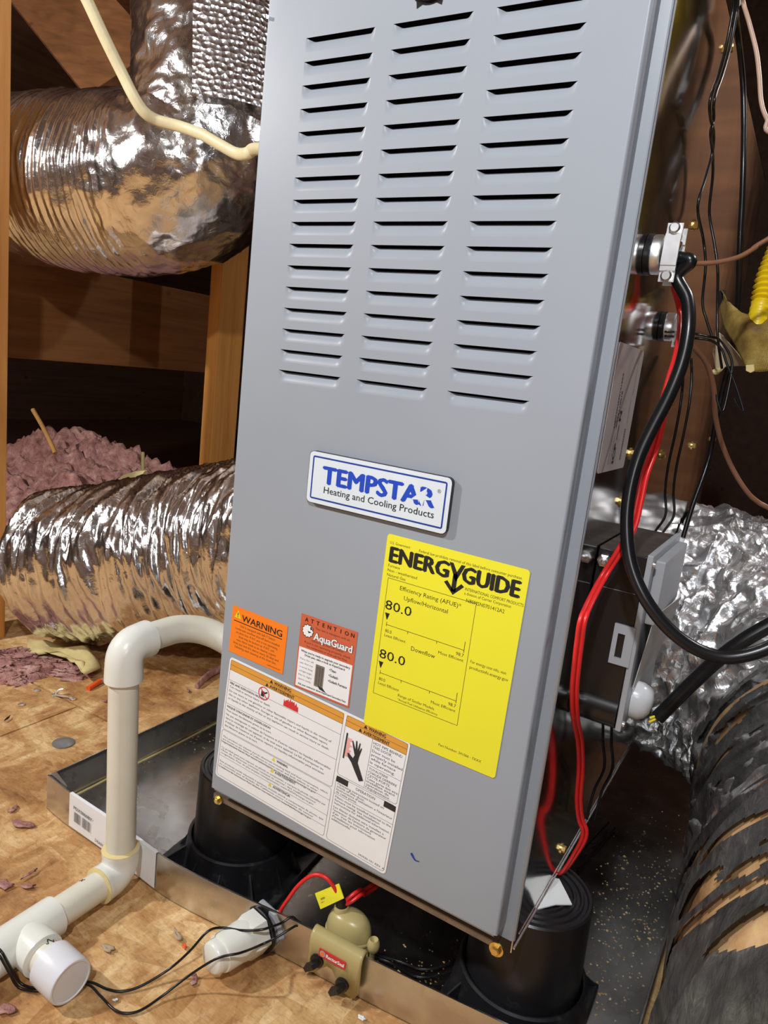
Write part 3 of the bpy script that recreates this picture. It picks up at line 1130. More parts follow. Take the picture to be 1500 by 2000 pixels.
wall_strip([(p.x, p.y) for p in fs_], 'pan_wall', (0, -1))
wall_strip([(-0.302, 0.010), (-0.302, 0.5), (-0.302, PB)], 'pan_wall', (-1, 0))
wall_strip([(0.4585, 0.050), (0.4585, 0.6), (0.4585, PB)], 'pan_wall', (1, 0))
wall_strip([(-0.302, PB), (0.4585, PB)], 'pan_wall', (0, 1))
g = G()
g.prism([(-0.3005, 0.0135, PZ - 0.001), (-0.262, 0.0088, PZ - 0.001), (-0.2995, 0.0165, PZ - 0.030)], (0.0, 0.0015, 0))
g.prism([(-0.301, 0.014, PZ + 0.001), (-0.2600, 0.009, PZ + 0.001), (-0.2600, 0.0105, PZ + 0.001), (-0.2975, 0.021, PZ + 0.001)], (0, 0, 0.0012))
g.build('corner_fold', 'panwall', pan)
# paper sticker wrapped over the rim
g = G()
lp = [(-0.246, 0.0040), (-0.200, 0.0025), (-0.160, 0.0012), (-0.110, -0.0022), (-0.073, -0.0050)]
for (xa, ya), (xb, yb) in zip(lp, lp[1:]):
    g.poly([(xa, ya, 0.004), (xb, yb, 0.004), (xb, yb, PZ + 0.0012), (xa, ya, PZ + 0.0012)])
    g.poly([(xa, ya, PZ + 0.0012), (xb, yb, PZ + 0.0012), (xb, yb + 0.0042, PZ + 0.0012), (xa, ya + 0.0042, PZ + 0.0012)])
stk = g.build('paper_sticker', 'paper', pan)
pf = Face((-0.246, 0.0036, PZ), (0.173, -0.009, 0), (0, 0, -1))
g = G()
pf.text(g, 'PDX3060BY', 10, 16.5, 4.6, 40, 'L', 0.03, 0.2)
random.seed(3)
xx = 11.5
while xx < 46:
    w = random.choice((0.4, 0.7, 1.1))
    if not 26 < xx < 28:
        pf.rect(g, xx, 20, xx + w, 34, 0.3)
    xx += w + random.choice((0.4, 0.6, 0.9))
pf.text(g, 'DRAIN PAN', 58, 40, 4.2, 30, 'L', 0.02, 0.6)
g.build('sticker_print', 'greyink', stk)

G().tube(spline([(-0.2985 + 0.001 * math.sin(k * 2.1), 0.02 + 0.06 * k, 0.0022) for k in range(14)], 3), 0.0016, 6).build('seam_bead', 'glue', pan)

# wood chips and dust strewn in the pan: far too many to count
random.seed(11)
g = G()
for k in range(900):
    if k < 560:
        x, y = random.gauss(0.415, 0.035), random.gauss(0.30, 0.13)
        if y < 0.07:
            continue
    elif k < 740:
        x, y = random.gauss(0.27, 0.035), random.gauss(0.085, 0.03)
    else:
        y = random.uniform(0.15, 0.62)
        x = -0.293 + abs(random.gauss(0, 0.018))
    if not (-0.297 < x < 0.452 and y > 0.052):
        continue
    if math.hypot(x - 0.338, y - 0.12) < 0.075:
        continue
    s = random.uniform(0.0006, 0.0017) * (1.5 if random.random() < 0.1 else 1)
    a = random.uniform(0, 6.3)
    v3 = [(x + s * random.uniform(0.7, 1.5) * math.cos(a + q), y + s * math.sin(a + q), 0.0019) for q in (0, 2.1, 4.2)]
    i = len(g.v)
    g.v += v3 + [(x, y, 0.0019 + s * 0.7)]
    g.f += [(i, i + 1, i + 3), (i + 1, i + 2, i + 3), (i + 2, i, i + 3)]
o = tag(g.build('chip_debris', 'dust'), 'pale wood chips and dust strewn over the bottom of the drain pan', 'debris')
o['kind'] = 'stuff'


# ------------------------------------------------------------------ black risers
def riser(cx, cy, half, label, turn):
    t = thing('furnace_riser', label, 'riser', (cx, cy, 0.0018), 'black risers under the furnace')
    prof = [(0.0605, 0.004), (0.0575, CB - 0.020), (0.0572, CB - 0.0024), (0.0555, CB - 0.0006)]
    r = 0.053
    while r > 0.008:
        prof += [(r, CB - 0.0006), (r - 0.0012, CB - 0.0026), (r - 0.0042, CB - 0.0026), (r - 0.0056, CB - 0.0006)]
        r -= 0.0075
    G().lathe(prof, (cx, cy, 0.0), (0, 0, 1), 64).build('cylinder', 'riser', t, 40)
    G().lathe([(0.072, 0.0035), (0.0665, 0.040), (0.0665, 0.0455), (0.0640, 0.047), (0.0622, 0.0465), (0.0615, 0.040), (0.0612, 0.010)], (cx, cy, 0.0), (0, 0, 1), 64, False, False).build('base_socket', 'riser', t, 40)
    rot = Matrix.Translation((cx, cy, 0)) @ Matrix.Rotation(turn, 4, 'Z') @ Matrix.Translation((-cx, -cy, 0))
    g = G()
    g.box((cx - half, cy - half, 0.002), (cx + half, cy + half, 0.008), rot, bev=0.002)
    g.build('base_plate', 'riser', t)
    for k in range(12):
        a = turn + 2 * math.pi * (k + 0.5) / 12
        ca, sa = math.cos(a), math.sin(a)
        ex = min(half / max(abs(math.cos(a - turn)), 1e-6), half / max(abs(math.sin(a - turn)), 1e-6)) - 0.004
        w = 0.0011
        pts = [(cx + 0.063 * ca + w * sa, cy + 0.063 * sa - w * ca, 0.008), (cx + ex * ca + w * sa, cy + ex * sa - w * ca, 0.008), (cx + 0.0655 * ca + w * sa, cy + 0.0655 * sa - w * ca, 0.036)]
        G().prism(pts, (-2 * w * sa, 2 * w * ca, 0)).build('rib', 'riser', t)
    return t


riser(-0.030, 0.096, 0.083, 'black plastic riser under the left front corner, behind the drain fitting', 0.10)
riser(0.338, 0.120, 0.070, 'black plastic riser under the right front corner with a foam scrap on top', 0.02)

# white foam scrap lying on the riser top, tucked under the casing
pts = [(0.3246, 0.1186, 0.1395), (0.3415, 0.1402, 0.1395), (0.3538, 0.1464, 0.1395), (0.3662, 0.1309, 0.1395), (0.3759, 0.118, 0.1395), (0.3626, 0.1073, 0.1395), (0.3502, 0.0895, 0.1395), (0.3442, 0.077, 0.1395)]
pts = [(p[0], p[1], CB - 0.0004) for p in pts]
pts = [p for p in pts if p[0] > 0.330] + [(0.334, 0.075, CB - 0.0004), (0.331, 0.15, CB - 0.0004)]
cxx = sum(p[0] for p in pts) / len(pts)
cyy = sum(p[1] for p in pts) / len(pts)
pts.sort(key=lambda p: math.atan2(p[1] - cyy, p[0] - cxx))
tag(G().prism(pts, (0, 0, 0.0012)).build('foam_scrap', 'foam'), 'white foam scrap on the right front riser top', 'foam sheet')

# ------------------------------------------------------------------ pvc drain
pvc = thing('drain_pipe', 'white plastic drain pipe standing before the pan, capped tee on the floor', 'pipe', (-0.11, -0.025, 0.0))
PR, FRr = 0.0167, 0.0213
B0 = Vector((-0.1075, -0.0265, 0.0225))
T0 = Vector((-0.1205, -0.0245, 0.302))
G().tube([B0 + (T0 - B0) * 0.08, T0 - (T0 - B0) * 0.08], PR, 32).build('riser_pipe', 'pvc', pvc, 40)


def elbow(c, da, db, la, lb, name, mat, lip=True):
    """two sockets along unit vectors da, db meeting at c with a rounded bend"""
    da, db = Vector(da).normalized(), Vector(db).normalized()
    R = 0.021
    pts = [c + da * la, c + da * (la - 0.004), c + da * (R + 0.004)]
    for k in range(9):
        t_ = k / 8
        a, b = c + da * R, c + db * R
        pts.append(a * (1 - t_) ** 2 + c * 2 * t_ * (1 - t_) + b * t_ ** 2)
    pts += [c + db * (R + 0.004), c + db * (lb - 0.004), c + db * lb]
    rad = [FRr, FRr] + [FRr * 0.985] + [FRr * 0.97] * 9 + [FRr * 0.985] + [FRr, FRr]
    return G().tube(pts, rad, 32).build(name, mat, pvc, 50)


elbow(B0, (T0 - B0), (0.02, -1, 0.0), 0.031, 0.030, 'lower_elbow', 'pvcw')
elbow(T0, (B0 - T0), (0.0, 1, 0.02), 0.040, 0.033, 'upper_elbow', 'pvcw')
up_ = (T0 - B0).normalized()
G().lathe([(0.0172, 0), (0.0212, -0.0004), (0.0216, 0.0006), (0.0190, 0.0016), (0.0168, 0.0024)], B0 + up_ * 0.0305, up_, 32, False, False).build('cement_bead', 'glue', pvc, 60)
rd = Vector((0.02, -1, 0.0)).normalized()
G().lathe([(0.0172, 0), (0.0212, -0.0004), (0.0216, 0.0006), (0.0190, 0.0014), (0.0168, 0.0018)], B0 + rd * 0.0298, rd, 32, False, False).build('cement_bead', 'glue', pvc, 60)
G().tube([B0 + rd * 0.024, B0 + rd * 0.096], PR, 32).build('floor_pipe', 'pvc', pvc, 40)
TC = B0 + rd * 0.124
br = Vector((1.0, -0.05, 0.0)).normalized()
G().tube([TC - rd * 0.037, TC - rd * 0.033, TC + rd * 0.03, TC + rd * 0.037], [FRr, FRr * 1.01, FRr * 1.01, FRr], 32).build('tee', 'pvcw', pvc, 40)
G().tube([TC - br * 0.002, TC + br * 0.012, TC + br * 0.020, TC + br * 0.033, TC + br * 0.037], [0.0195, 0.0205, FRr, FRr * 1.01, FRr], 32).build('tee_branch', 'pvcw', pvc, 40)
G().tube([TC + rd * 0.033, TC + rd * 0.30], PR, 32).build('floor_pipe', 'pvc', pvc, 40)
G().tube([TC + br * 0.033, TC + br * 0.062], PR, 32).build('stub_pipe', 'pvc', pvc, 40)
G().lathe([(0.0205, 0), (0.0222, 0.0008), (0.0222, 0.033), (0.0212, 0.0350), (0.0196, 0.0352), (0.0190, 0.0344)], TC + br * 0.050, br, 40).build('end_cap', 'capw', pvc, 40)
bent = [T0 + Vector((0, 0.028, 0.0005)), T0 + Vector((0, 0.050, 0.001)), T0 + Vector((0.003, 0.078, 0.001)), T0 + Vector((0.016, 0.104, -0.004)), T0 + Vector((0.038, 0.122, -0.015)), T0 + Vector((0.066, 0.134, -0.031)), T0 + Vector((0.1105, 0.145, -0.045))]
G().tube(spline(bent, 8), PR, 28).build('bent_pipe', 'pvc', pvc, 50)


def squiggle(pts, r, name, parent, mat='blackink'):
    return G().tube(spline(pts, 4), r, 5).build(name, mat, parent)


def on_pipe(c, ax, s, ang, r=PR):
    """a point on the skin of a pipe through c along ax"""
    ax = Vector(ax).normalized()
    a = Vector((0, 0, 1))
    a = (a - ax * a.dot(ax)).normalized()
    b = ax.cross(a)
    return Vector(c) + ax * s + a * (r * math.cos(ang)) + b * (r * math.sin(ang))


squiggle([on_pipe(TC, br, 0.040 + 0.003 * math.sin(k * 1.5), 0.35 + 0.09 * k - 0.9, PR + 0.0001) for k in range(7)], 0.0005, 'pen_mark', pvc)
squiggle([on_pipe(TC, br, 0.0445 + 0.001 * k, -0.35 - 0.6 + 0.08 * k, PR + 0.0001) for k in range(4)], 0.0006, 'pen_mark', pvc)
squiggle([on_pipe(B0, rd, 0.046 + 0.0012 * k, 0.25 + 0.10 * k, PR + 0.0001) for k in range(4)], 0.0005, 'pen_mark', pvc)
squiggle([on_pipe(B0, rd, 0.0500 - 0.0012 * k, 0.28 + 0.08 * k, PR + 0.0001) for k in range(4)], 0.0005, 'pen_mark', pvc)

# ------------------------------------------------------------------ threaded drain fitting through the pan wall
fd = Vector((-0.20, -1, 0.02)).normalized()
F0 = Vector((0.0815, 0.0070, 0.0262))
fit = thing('drain_fitting', 'short white plugged drain fitting screwed through the pan wall', 'fitting', tuple(F0))
G().lathe([(0.0245, 0.0005), (0.0250, 0.002), (0.0245, 0.0036)], F0, fd, 32).build('gasket', 'rubber', fit, 40)
G().lathe([(0.0222, 0.0036), (0.0236, 0.0048), (0.0236, 0.0200), (0.0222, 0.0235)], F0, fd, 6).build('hex_collar', 'pvcw', fit, 20)
G().lathe([(0.0202, 0.020), (0.0202, 0.030), (0.0194, 0.0330), (0.0194, 0.0520), (0.0186, 0.0545), (0.0165, 0.0552)], F0, fd, 40).build('socket', 'pvcw', fit, 40)
G().lathe([(0.0168, 0.054), (0.0168, 0.0610), (0.0158, 0.0645), (0.0138, 0.0660)], F0, fd, 40).build('plug', 'pvcw', fit, 40)
G().lathe([(0.0262, -0.0040), (0.0268, -0.0055), (0.0268, -0.0095), (0.0258, -0.011)], F0, fd, 6).build('locknut', 'greyp', fit, 20)

# ------------------------------------------------------------------ float switch clipped on the rim
sw = thing('float_switch', 'tan overflow float switch with black thumb screws clipped on the pan rim', 'float switch', (0.19, 0.01, 0.03))
ux = Vector((1, 0.10, 0)).normalized()
S0 = Vector((0.1465, 0.0105, 0.0))            # left end of the clip, outer face
fo = ux.cross(Vector((0, 0, 1)))              # outwards, towards the viewer
SWID = 0.064


def sp(x, h, o_=0.0):
    return S0 + ux * x + Vector((0, 0, h - 0.06 * x)) + fo * o_


# clip: an arched plate over the rim with a notch between two feet
outline = [(0.000, 0.015), (0.003, 0.0130), (0.009, 0.0165), (0.016, 0.0250), (0.022, 0.0310), (0.028, 0.0305), (0.034, 0.0220), (0.040, 0.0145), (0.046, 0.0115), (0.053, 0.0105), (0.057, 0.0125), (0.060, 0.020)]
g = G()
rows = []
arcn = 7
for x, zb in [(o_[0], o_[1]) for o_ in outline]:
    col_ = [sp(x, zb, 0.0055), sp(x, 0.050, 0.0072)]
    for k in range(arcn):
        a = math.pi * k / (arcn - 1)
        col_.append(sp(x, 0.0545 + 0.0085 * math.sin(a), -0.0015 + 0.0085 * math.cos(a)))
    col_.append(sp(x, 0.040, -0.0105))
    rows.append(col_)
n = len(rows[0])
for r_ in rows:
    g.v += [tuple(p) for p in r_]
for a in range(len(rows) - 1):
    for b in range(n - 1):
        k = a * n + b
        g.f.append((k, k + n, k + n + 1, k + 1))
cl = g.build('clip', 'tan', sw, 50)
md = cl.modifiers.new('thick', 'SOLIDIFY')
md.thickness = 0.0028
md.offset = -1
# housing: oval float chamber behind the rim
H0 = S0 + ux * 0.0265 - fo * 0.0295


def oval(prof, name, mat, n_=40, c=None, sx=1.0, sy=0.66):
    g = G()
    c = c or H0
    i = len(g.v)
    for r, z in prof:
        for j in range(n_):
            q = 2 * math.pi * j / n_
            g.v.append(tuple(c + ux * (r * sx * math.cos(q)) - fo * (r * sy * math.sin(q)) + Vector((0, 0, z))))
    for k in range(len(prof) - 1):
        for j in range(n_):
            g.f.append((i + k * n_ + j, i + k * n_ + (j + 1) % n_, i + (k + 1) * n_ + (j + 1) % n_, i + (k + 1) * n_ + j))
    g.f.append(tuple(i + (len(prof) - 1) * n_ + j for j in range(n_)))
    g.f.append(tuple(i + j for j in range(n_))[::-1])
    return g.build(name, mat, sw, 50)


oval([(0.0250, 0.006), (0.0250, 0.0445), (0.0268, 0.0450), (0.0268, 0.0470), (0.0256, 0.0480)], 'float_chamber', 'tan')
oval([(0.0258, 0.0480), (0.0256, 0.0520), (0.0246, 0.0580), (0.0224, 0.0635), (0.0186, 0.0675), (0.0130, 0.0700), (0.006, 0.0710)], 'dome', 'tan')
G0 = H0 - ux * 0.0105 + Vector((0, 0, 0.0635))
G().lathe([(0.0084, 0.0), (0.0084, 0.0085), (0.0078, 0.0100), (0.0064, 0.0100), (0.0062, 0.005)], G0, (-0.10, 0.02, 1), 28).build('gland_collar', 'tan', sw, 50)
G().lathe([(0.0058, 0.003), (0.0058, 0.0175), (0.0050, 0.0190)], G0, (-0.10, 0.02, 1), 20).build('wire_gland', 'black', sw, 50)
# stem guide at the right end
P0 = S0 + ux * 0.0600 - fo * 0.0205 + Vector((0, 0, -0.0125))
G().lathe([(0.0030, 0.012), (0.0030, 0.058), (0.0058, 0.061), (0.0068, 0.066), (0.0060, 0.071), (0.0044, 0.0735), (0.0020, 0.070)], P0, (0, 0, 1), 20).build('stem_guide', 'tan', sw, 50)
# thumb screws
for x, z in ((0.0110, 0.0330), (0.0420, 0.0220)):
    c = sp(x, z, 0.0062)
    b = G().lathe([(0.0074, 0.0), (0.0074, 0.0026), (0.0060, 0.0036), (0.0030, 0.0038)], c, fo, 24).build('thumb_screw', 'black', sw, 40)
    w_ = (ux * -0.75 + Vector((0, 0, -0.66))).normalized()
    g = G()
    nn = w_.cross(fo) * 0.0024
    g.prism([c + fo * 0.003 - w_ * 0.006 + nn, c + fo * 0.003 + w_ * 0.0125 + nn, c + fo * 0.0115 + w_ * 0.0115 + nn, c + fo * 0.0125 - w_ * 0.001 + nn, c + fo * 0.009 - w_ * 0.006 + nn], -2 * nn)
    g.build('wing', 'black', b)
# maker's label on the clip
lf = Face(sp(0.0125, 0.0500, 0.0080), ux + Vector((0, 0, -0.06)), (-0.06, 0, -1))
g = G()
q = G()
lf.rect(q, 0, 0, 31.5, 9.4, 0.2, rad=0.8)
g.prism(q.v, -fo * 0.0006)
lab = g.build('maker_label', 'red', sw)
g = G()
lf.text(g, 'RectorSeal', 8.8, 6.9, 4.2, 21.2, 'L', 0.045, 0.4)
g.build('maker_lettering', 'paper', lab)
g = G()
lf.shape(g, [(4.6 + 3.4 * math.cos(k * math.pi / 10), 4.7 + 3.6 * math.sin(k * math.pi / 10)) for k in range(20)], 0.4)
g.build('round_emblem', 'greyp', lab)
g = G()
lf.shape(g, [(4.6 + 2.2 * math.cos(k * math.pi / 8), 4.9 + 2.3 * math.sin(k * math.pi / 8)) for k in range(16)], 0.5)
g.build('emblem_centre', 'orange', lab)

# red leads of the switch
GT = G0 + Vector((-0.002, 0.0, 0.0165))
g = G()
g.tube(spline([tuple(GT + Vector((-0.002, 0, -0.004))), (0.152, 0.038, 0.0897), (0.1399, 0.035, 0.1016), (0.1247, 0.032, 0.0995), (0.1109, 0.028, 0.0836), (0.1003, 0.024, 0.0615), (0.0929, 0.019, 0.0421)], 8), 0.0021, 10)
w1 = tag(g.build('red_wire', 'redwire', None, 60), 'short red wire arching from the float switch to a crimp by the drain fitting', 'wire')
g = G()
e0, e1 = Vector((0.0942, 0.0195, 0.0458)), Vector((0.0916, 0.011, 0.0353))
g.tube([e0, e0 + (e1 - e0) * 0.1, e1], [0.0032, 0.0040, 0.0043], 12)
g.build('crimp_sleeve', 'clearp', w1, 40)
for k, (dx, dz) in enumerate(((0.0, 0.0), (0.0038, -0.0026))):
    a = GT + Vector((0.002 + dx * 0.4, 0.0, -0.004))
    g = G()
    g.tube(spline([tuple(a), tuple(Vector((0.1644, 0.045, 0.0842)) + Vector((dx, 0, dz))), tuple(Vector((0.1692, 0.058, 0.0878)) + Vector((dx, 0, dz))), tuple(Vector((0.1668, 0.09, 0.0726)) + Vector((dx, 0, dz))), (0.215 + dx, 0.20, 0.120 + dz), (0.31, 0.255 + dx, 0.118 + dz), (0.352 + dx * 0.3, 0.250, 0.128)], 8), 0.0021, 10)
    tag(g.build('red_wire', 'redwire', None, 60), ('upper', 'lower')[k] + ' red wire of the pair running from the float switch under the furnace', 'wire', 'red wires under the furnace')
# yellow wire flag
fa, fb, fc, fd_ = (0.1285, 0.033, 0.0781), (0.1528, 0.039, 0.0988), (0.1628, 0.036, 0.088), (0.139, 0.031, 0.0654)
g = G()
g.prism([fa, fb, fc, fd_], (0.0003, 0.0008, 0.0002))
flag = tag(g.build('wire_flag', 'yellow'), 'small yellow printed flag wrapped round the arching red wire', 'tag')
ff = Face(fa, Vector(fb) - Vector(fa), Vector(fd_) - Vector(fa))
s_ = 1 if ff.n.y < 0 else -1
g = G()
ff.text(g, 'NORMALLY OPEN', 5, 8.5, 2.2, 13, 'L', 0.02, 0.35 * s_)
ff.text(g, 'SEE INSTRUCTIONS', 4, 11.4, 1.3, 16, 'L', 0, 0.35 * s_)
g.build('flag_print', 'blackink', flag)

# thin black control wires over the floor and the fitting
g = G()
g.tube(spline([(-0.1164, -0.1784, 0.03), (-0.0877, -0.1841, 0.04), (-0.0796, -0.1785, 0.02), (-0.0725, -0.1731, 0.004), (-0.0567, -0.1672, 0.003), (-0.0435, -0.1539, 0.003), (-0.0249, -0.1327, 0.003), (-0.0019, -0.1263, 0.003), (0.011, -0.1194, 0.003), (0.0215, -0.1049, 0.004), (0.0337, -0.0798, 0.012), (0.0463, -0.0652, 0.03), (0.0549, -0.05, 0.0474), (0.0611, -0.036, 0.046), (0.0791, -0.026, 0.0459), (0.0983, -0.018, 0.0516), (0.1051, -0.008, 0.0521), (0.1099, 0.004, 0.0515), (0.1151, 0.0135, 0.0548), (0.1193, 0.022, 0.0449), (0.1323, 0.032, 0.0348), (0.21, 0.075, 0.012), (0.26, 0.10, 0.014), (0.30, 0.24, 0.01), (0.34, 0.5, 0.01)], 8), 0.0013, 8)
tag(g.build('black_wire', 'rubber', None, 60), 'thin black wire draped over the white drain fitting, the upper strand', 'wire', 'black wires on the floor')
g = G()
g.tube(spline([(-0.1131, -0.1824, 0.03), (-0.0847, -0.188, 0.04), (-0.0772, -0.182, 0.02), (-0.0698, -0.177, 0.004), (-0.0541, -0.1689, 0.003), (-0.0415, -0.1554, 0.003), (-0.0232, -0.1351, 0.003), (-0.001, -0.1353, 0.003), (0.0211, -0.1372, 0.003), (0.0334, -0.1334, 0.003), (0.0422, -0.1224, 0.003), (0.0485, -0.0994, 0.006), (0.0609, -0.0784, 0.02), (0.0828, -0.0641, 0.042), (0.099, -0.0478, 0.046), (0.1001, -0.018, 0.034), (0.1115, -0.006, 0.0412), (0.1191, 0.006, 0.0471), (0.1221, 0.0145, 0.0472), (0.1272, 0.02, 0.0436), (0.134, 0.03, 0.0333), (0.20, 0.070, 0.010), (0.26, 0.086, 0.012), (0.31, 0.23, 0.006), (0.35, 0.5, 0.006)], 8), 0.0013, 8)
tag(g.build('black_wire', 'rubber', None, 60), 'thin black wire dipping along the floor below the white drain fitting, the lower strand', 'wire', 'black wires on the floor')


# ------------------------------------------------------------------ ducts
def resample(ctrl, step, n=16):
    P = spline(ctrl, n)
    L = [0.0]
    for a, b in zip(P, P[1:]):
        L.append(L[-1] + (b - a).length)
    m = max(2, int(L[-1] / step))
    out, j = [], 0
    for k in range(m + 1):
        s = L[-1] * k / m
        while j < len(L) - 2 and L[j + 1] < s:
            j += 1
        t_ = (s - L[j]) / max(1e-9, L[j + 1] - L[j])
        out.append(P[j].lerp(P[j + 1], t_))
    return out, L[-1]


def duct(name, ctrl, rad, disp, step, nv, mat, parent=None, keep=None, close0=False, arc=None, smooth=179):
    P, L = resample(ctrl, step)
    g = G()
    fr = g.frames(P)
    nu = len(P)
    a0, a1 = arc or (0, 2 * math.pi)
    full = arc is None
    cols = nv if full else nv + 1
    for k, (p, t_, a, b) in enumerate(fr):
        s = L * k / (nu - 1)
        r0 = rad(s) if callable(rad) else rad
        if close0 and s < 0.045:
            r0 *= math.sqrt(max(0.0, 1 - (1 - s / 0.045) ** 2)) * 0.999 + 0.001
        for j in range(cols):
            q = a0 + (a1 - a0) * j / nv
            c, sn = math.cos(q), math.sin(q)
            r = r0 + (disp(s, q, p + a * (r0 * c) + b * (r0 * sn)) if disp else 0)
            g.v.append(tuple(p + a * (r * c) + b * (r * sn)))
    for k in range(nu - 1):
        s = L * k / (nu - 1)
        for j in range(nv):
            j2 = (j + 1) % cols
            if keep and not keep(s, a0 + (a1 - a0) * (j + 0.5) / nv, g.v[k * cols + j]):
                continue
            g.f.append((k * cols + j, k * cols + j2, (k + 1) * cols + j2, (k + 1) * cols + j))
    return g.build(name, mat, parent, smooth, recalc=False)


def ridge(x):
    return 1 - abs(x) * 2


def fold_a(s, q, p):
    sh = s - 0.030 * math.cos(q + 0.6) + 0.014 * math.sin(2 * q)
    sh += 0.022 * noise.noise(Vector((p.x * 6, p.y * 6, p.z * 6)))
    f = noise.noise(Vector((sh * 26, math.cos(q) * 0.9, math.sin(q) * 0.9)))
    h = noise.noise(Vector((sh * 58 + 9, math.cos(q) * 1.6, math.sin(q) * 1.6)))
    k = noise.noise(Vector((sh * 105 + 4, math.cos(q) * 3.4, math.sin(q) * 3.4)))
    c = fbm(p.x * 14, p.y * 14, p.z * 14, 4)
    return 0.0080 * (1 - abs(f) * 2.6) + 0.0050 * (1 - abs(h) * 2.6) + 0.0022 * (1 - abs(k) * 2.4) + 0.004 * c - 0.009


# lower left duct
ld = thing('flexible_duct', 'fat wrinkled silver duct lying along the floor behind the white pipe', 'duct', (-0.75, 0.45, 0.0))
LP = [(-0.8593, 0.3742, 0.1533), (-0.7633, 0.3982, 0.1709), (-0.6583, 0.4285, 0.1929), (-0.4453, 0.496, 0.2603), (-0.22, 0.49, 0.31), (-0.10, 0.485, 0.31), (-0.03, 0.485, 0.31)]
duct('foil_jacket', LP, lambda s: 0.160 + 0.010 * min(1, s / 0.4), fold_a, 0.0042, 150, 'foil', ld, close0=True)


def fold_b(s, q, p):
    f = noise.noise(Vector((s * 20, math.cos(q) * 1.2, math.sin(q) * 1.2)))
    h = math.sin(s * 2 * math.pi / 0.0165 + 1.2 * noise.noise(Vector((p.x * 8, p.y * 8, p.z * 8))))
    w = max(0.0, min(1.0, (p.x + 0.99) / 0.06)) * max(0.0, min(1.0, (-0.66 - p.x) / 0.10)) * (1.0 if p.z < 1.12 else 0.3)
    c = fbm(p.x * 26, p.y * 26, p.z * 26, 3)
    e = max(0.0, min(1.0, (p.x + 0.80) / 0.10))
    return 0.004 * ridge(f) * (0.4 + w) + 0.0024 * h * w + 0.0035 * c * (0.4 + e) - 0.003


ud = thing('elbow_duct', 'silver duct turning upright from a level run, beside the furnace top', 'duct', (-0.75, 0.50, 0.75))
UP = [(-1.74, 0.3662, 0.9536), (-1.26, 0.4419, 0.9477), (-0.9838, 0.4707, 0.9443), (-0.8001, 0.5055, 0.9425), (-0.6826, 0.5296, 0.9572), (-0.6305, 0.5615, 1.017), (-0.6233, 0.574, 1.106), (-0.6425, 0.5886, 1.218), (-0.6701, 0.6061, 1.365), (-0.7386, 0.6534, 1.643)]
duct('foil_jacket', UP, 0.172, fold_b, 0.0042, 150, 'foil', ud)
V0, V1 = Vector((-0.603, 0.5646, 1.013)), Vector((-0.7386, 0.6534, 1.643))
duct('bubble_wrap', [V0, V0.lerp(V1, 0.4), V1], 0.1830, lambda s, q, p: 0.0022 * fbm(p.x * 9, p.y * 9, p.z * 9, 2), 0.012, 60, 'bubble', ud, arc=(-2.65, 1.0))

# big duct on the right: silver at the back, torn black jacket in front
rd_ = thing('torn_duct', 'huge flexible duct right of the pan, black jacket torn in strips', 'duct', (0.62, 0.2, 0.0))
RP = [(0.70, -0.62, 0.215), (0.68, -0.25, 0.212), (0.668, 0.10, 0.210), (0.655, 0.28, 0.214), (0.622, 0.46, 0.245), (0.53, 0.585, 0.280), (0.43, 0.635, 0.290), (0.356, 0.640, 0.290)]


def fold_c(s, q, p):
    sh = s + 0.05 * math.sin(q)
    f = noise.noise(Vector((sh * 17, math.cos(q) * 2.0, math.sin(q) * 2.0)))
    h = noise.noise(Vector((p.x * 30 + p.y * 14, p.y * 30, p.z * 26)))
    k = noise.noise(Vector((p.x * 60, p.y * 66, p.z * 60 + 5)))
    return 0.010 * (1 - abs(f) * 2.4) + 0.0095 * (1 - abs(h) * 2.6) + 0.0045 * (1 - abs(k) * 2.4) - 0.014


duct('foil_jacket', RP[2:], lambda s: 0.198, fold_c, 0.0042, 240, 'foil2', rd_)


def fold_d(s, q, p):
    f = noise.noise(Vector((s * 16 + 3, math.cos(q) * 1.3, math.sin(q) * 1.3)))
    h = noise.noise(Vector((s * 48, math.cos(q) * 3, math.sin(q) * 3)))
    return 0.006 * ridge(f) + 0.003 * h - 0.004


JP = RP[:4] + [(0.640, 0.37, 0.228)]
duct('duct_core', JP, 0.1955, fold_d, 0.0075, 130, 'liner', rd_)


def torn(s, q, p):
    sh = s + 0.05 * math.sin(q) + 0.02 * noise.noise(Vector((p[0] * 9, p[1] * 9, p[2] * 9)))
    m = noise.noise(Vector((sh * 46 + 4, math.cos(q) * 1.7, math.sin(q) * 1.7))) + 0.26 * noise.noise(Vector((sh * 80, math.cos(q) * 6, math.sin(q) * 6)))
    edge = max(0.0, (s - 0.93) / 0.14)
    return m < 0.20 - 0.75 * edge


duct('torn_jacket', RP[:4] + [(0.634, 0.42, 0.236)], 0.2008, fold_d, 0.0028, 400, 'jacket', rd_, keep=torn)
for k, (q0, s0) in enumerate(((0.9, 0.60), (1.25, 0.42), (0.55, 0.80))):
    P, L = resample(JP, 0.01)
    fr = G().frames(P)
    pts = []
    for j in range(16):
        i = min(len(fr) - 1, int((s0 + 0.008 * j) / L * (len(fr) - 1)))
        p, t_, a, b = fr[i]
        q = q0 + 0.03 * math.sin(j * 1.7) + 0.012 * j
        pts.append(p + a * (0.2045 * math.cos(q)) + b * (0.2045 * math.sin(q)))
    G().tube(spline(pts, 3), 0.0012, 5).build('scrim_thread', 'rubber', rd_)

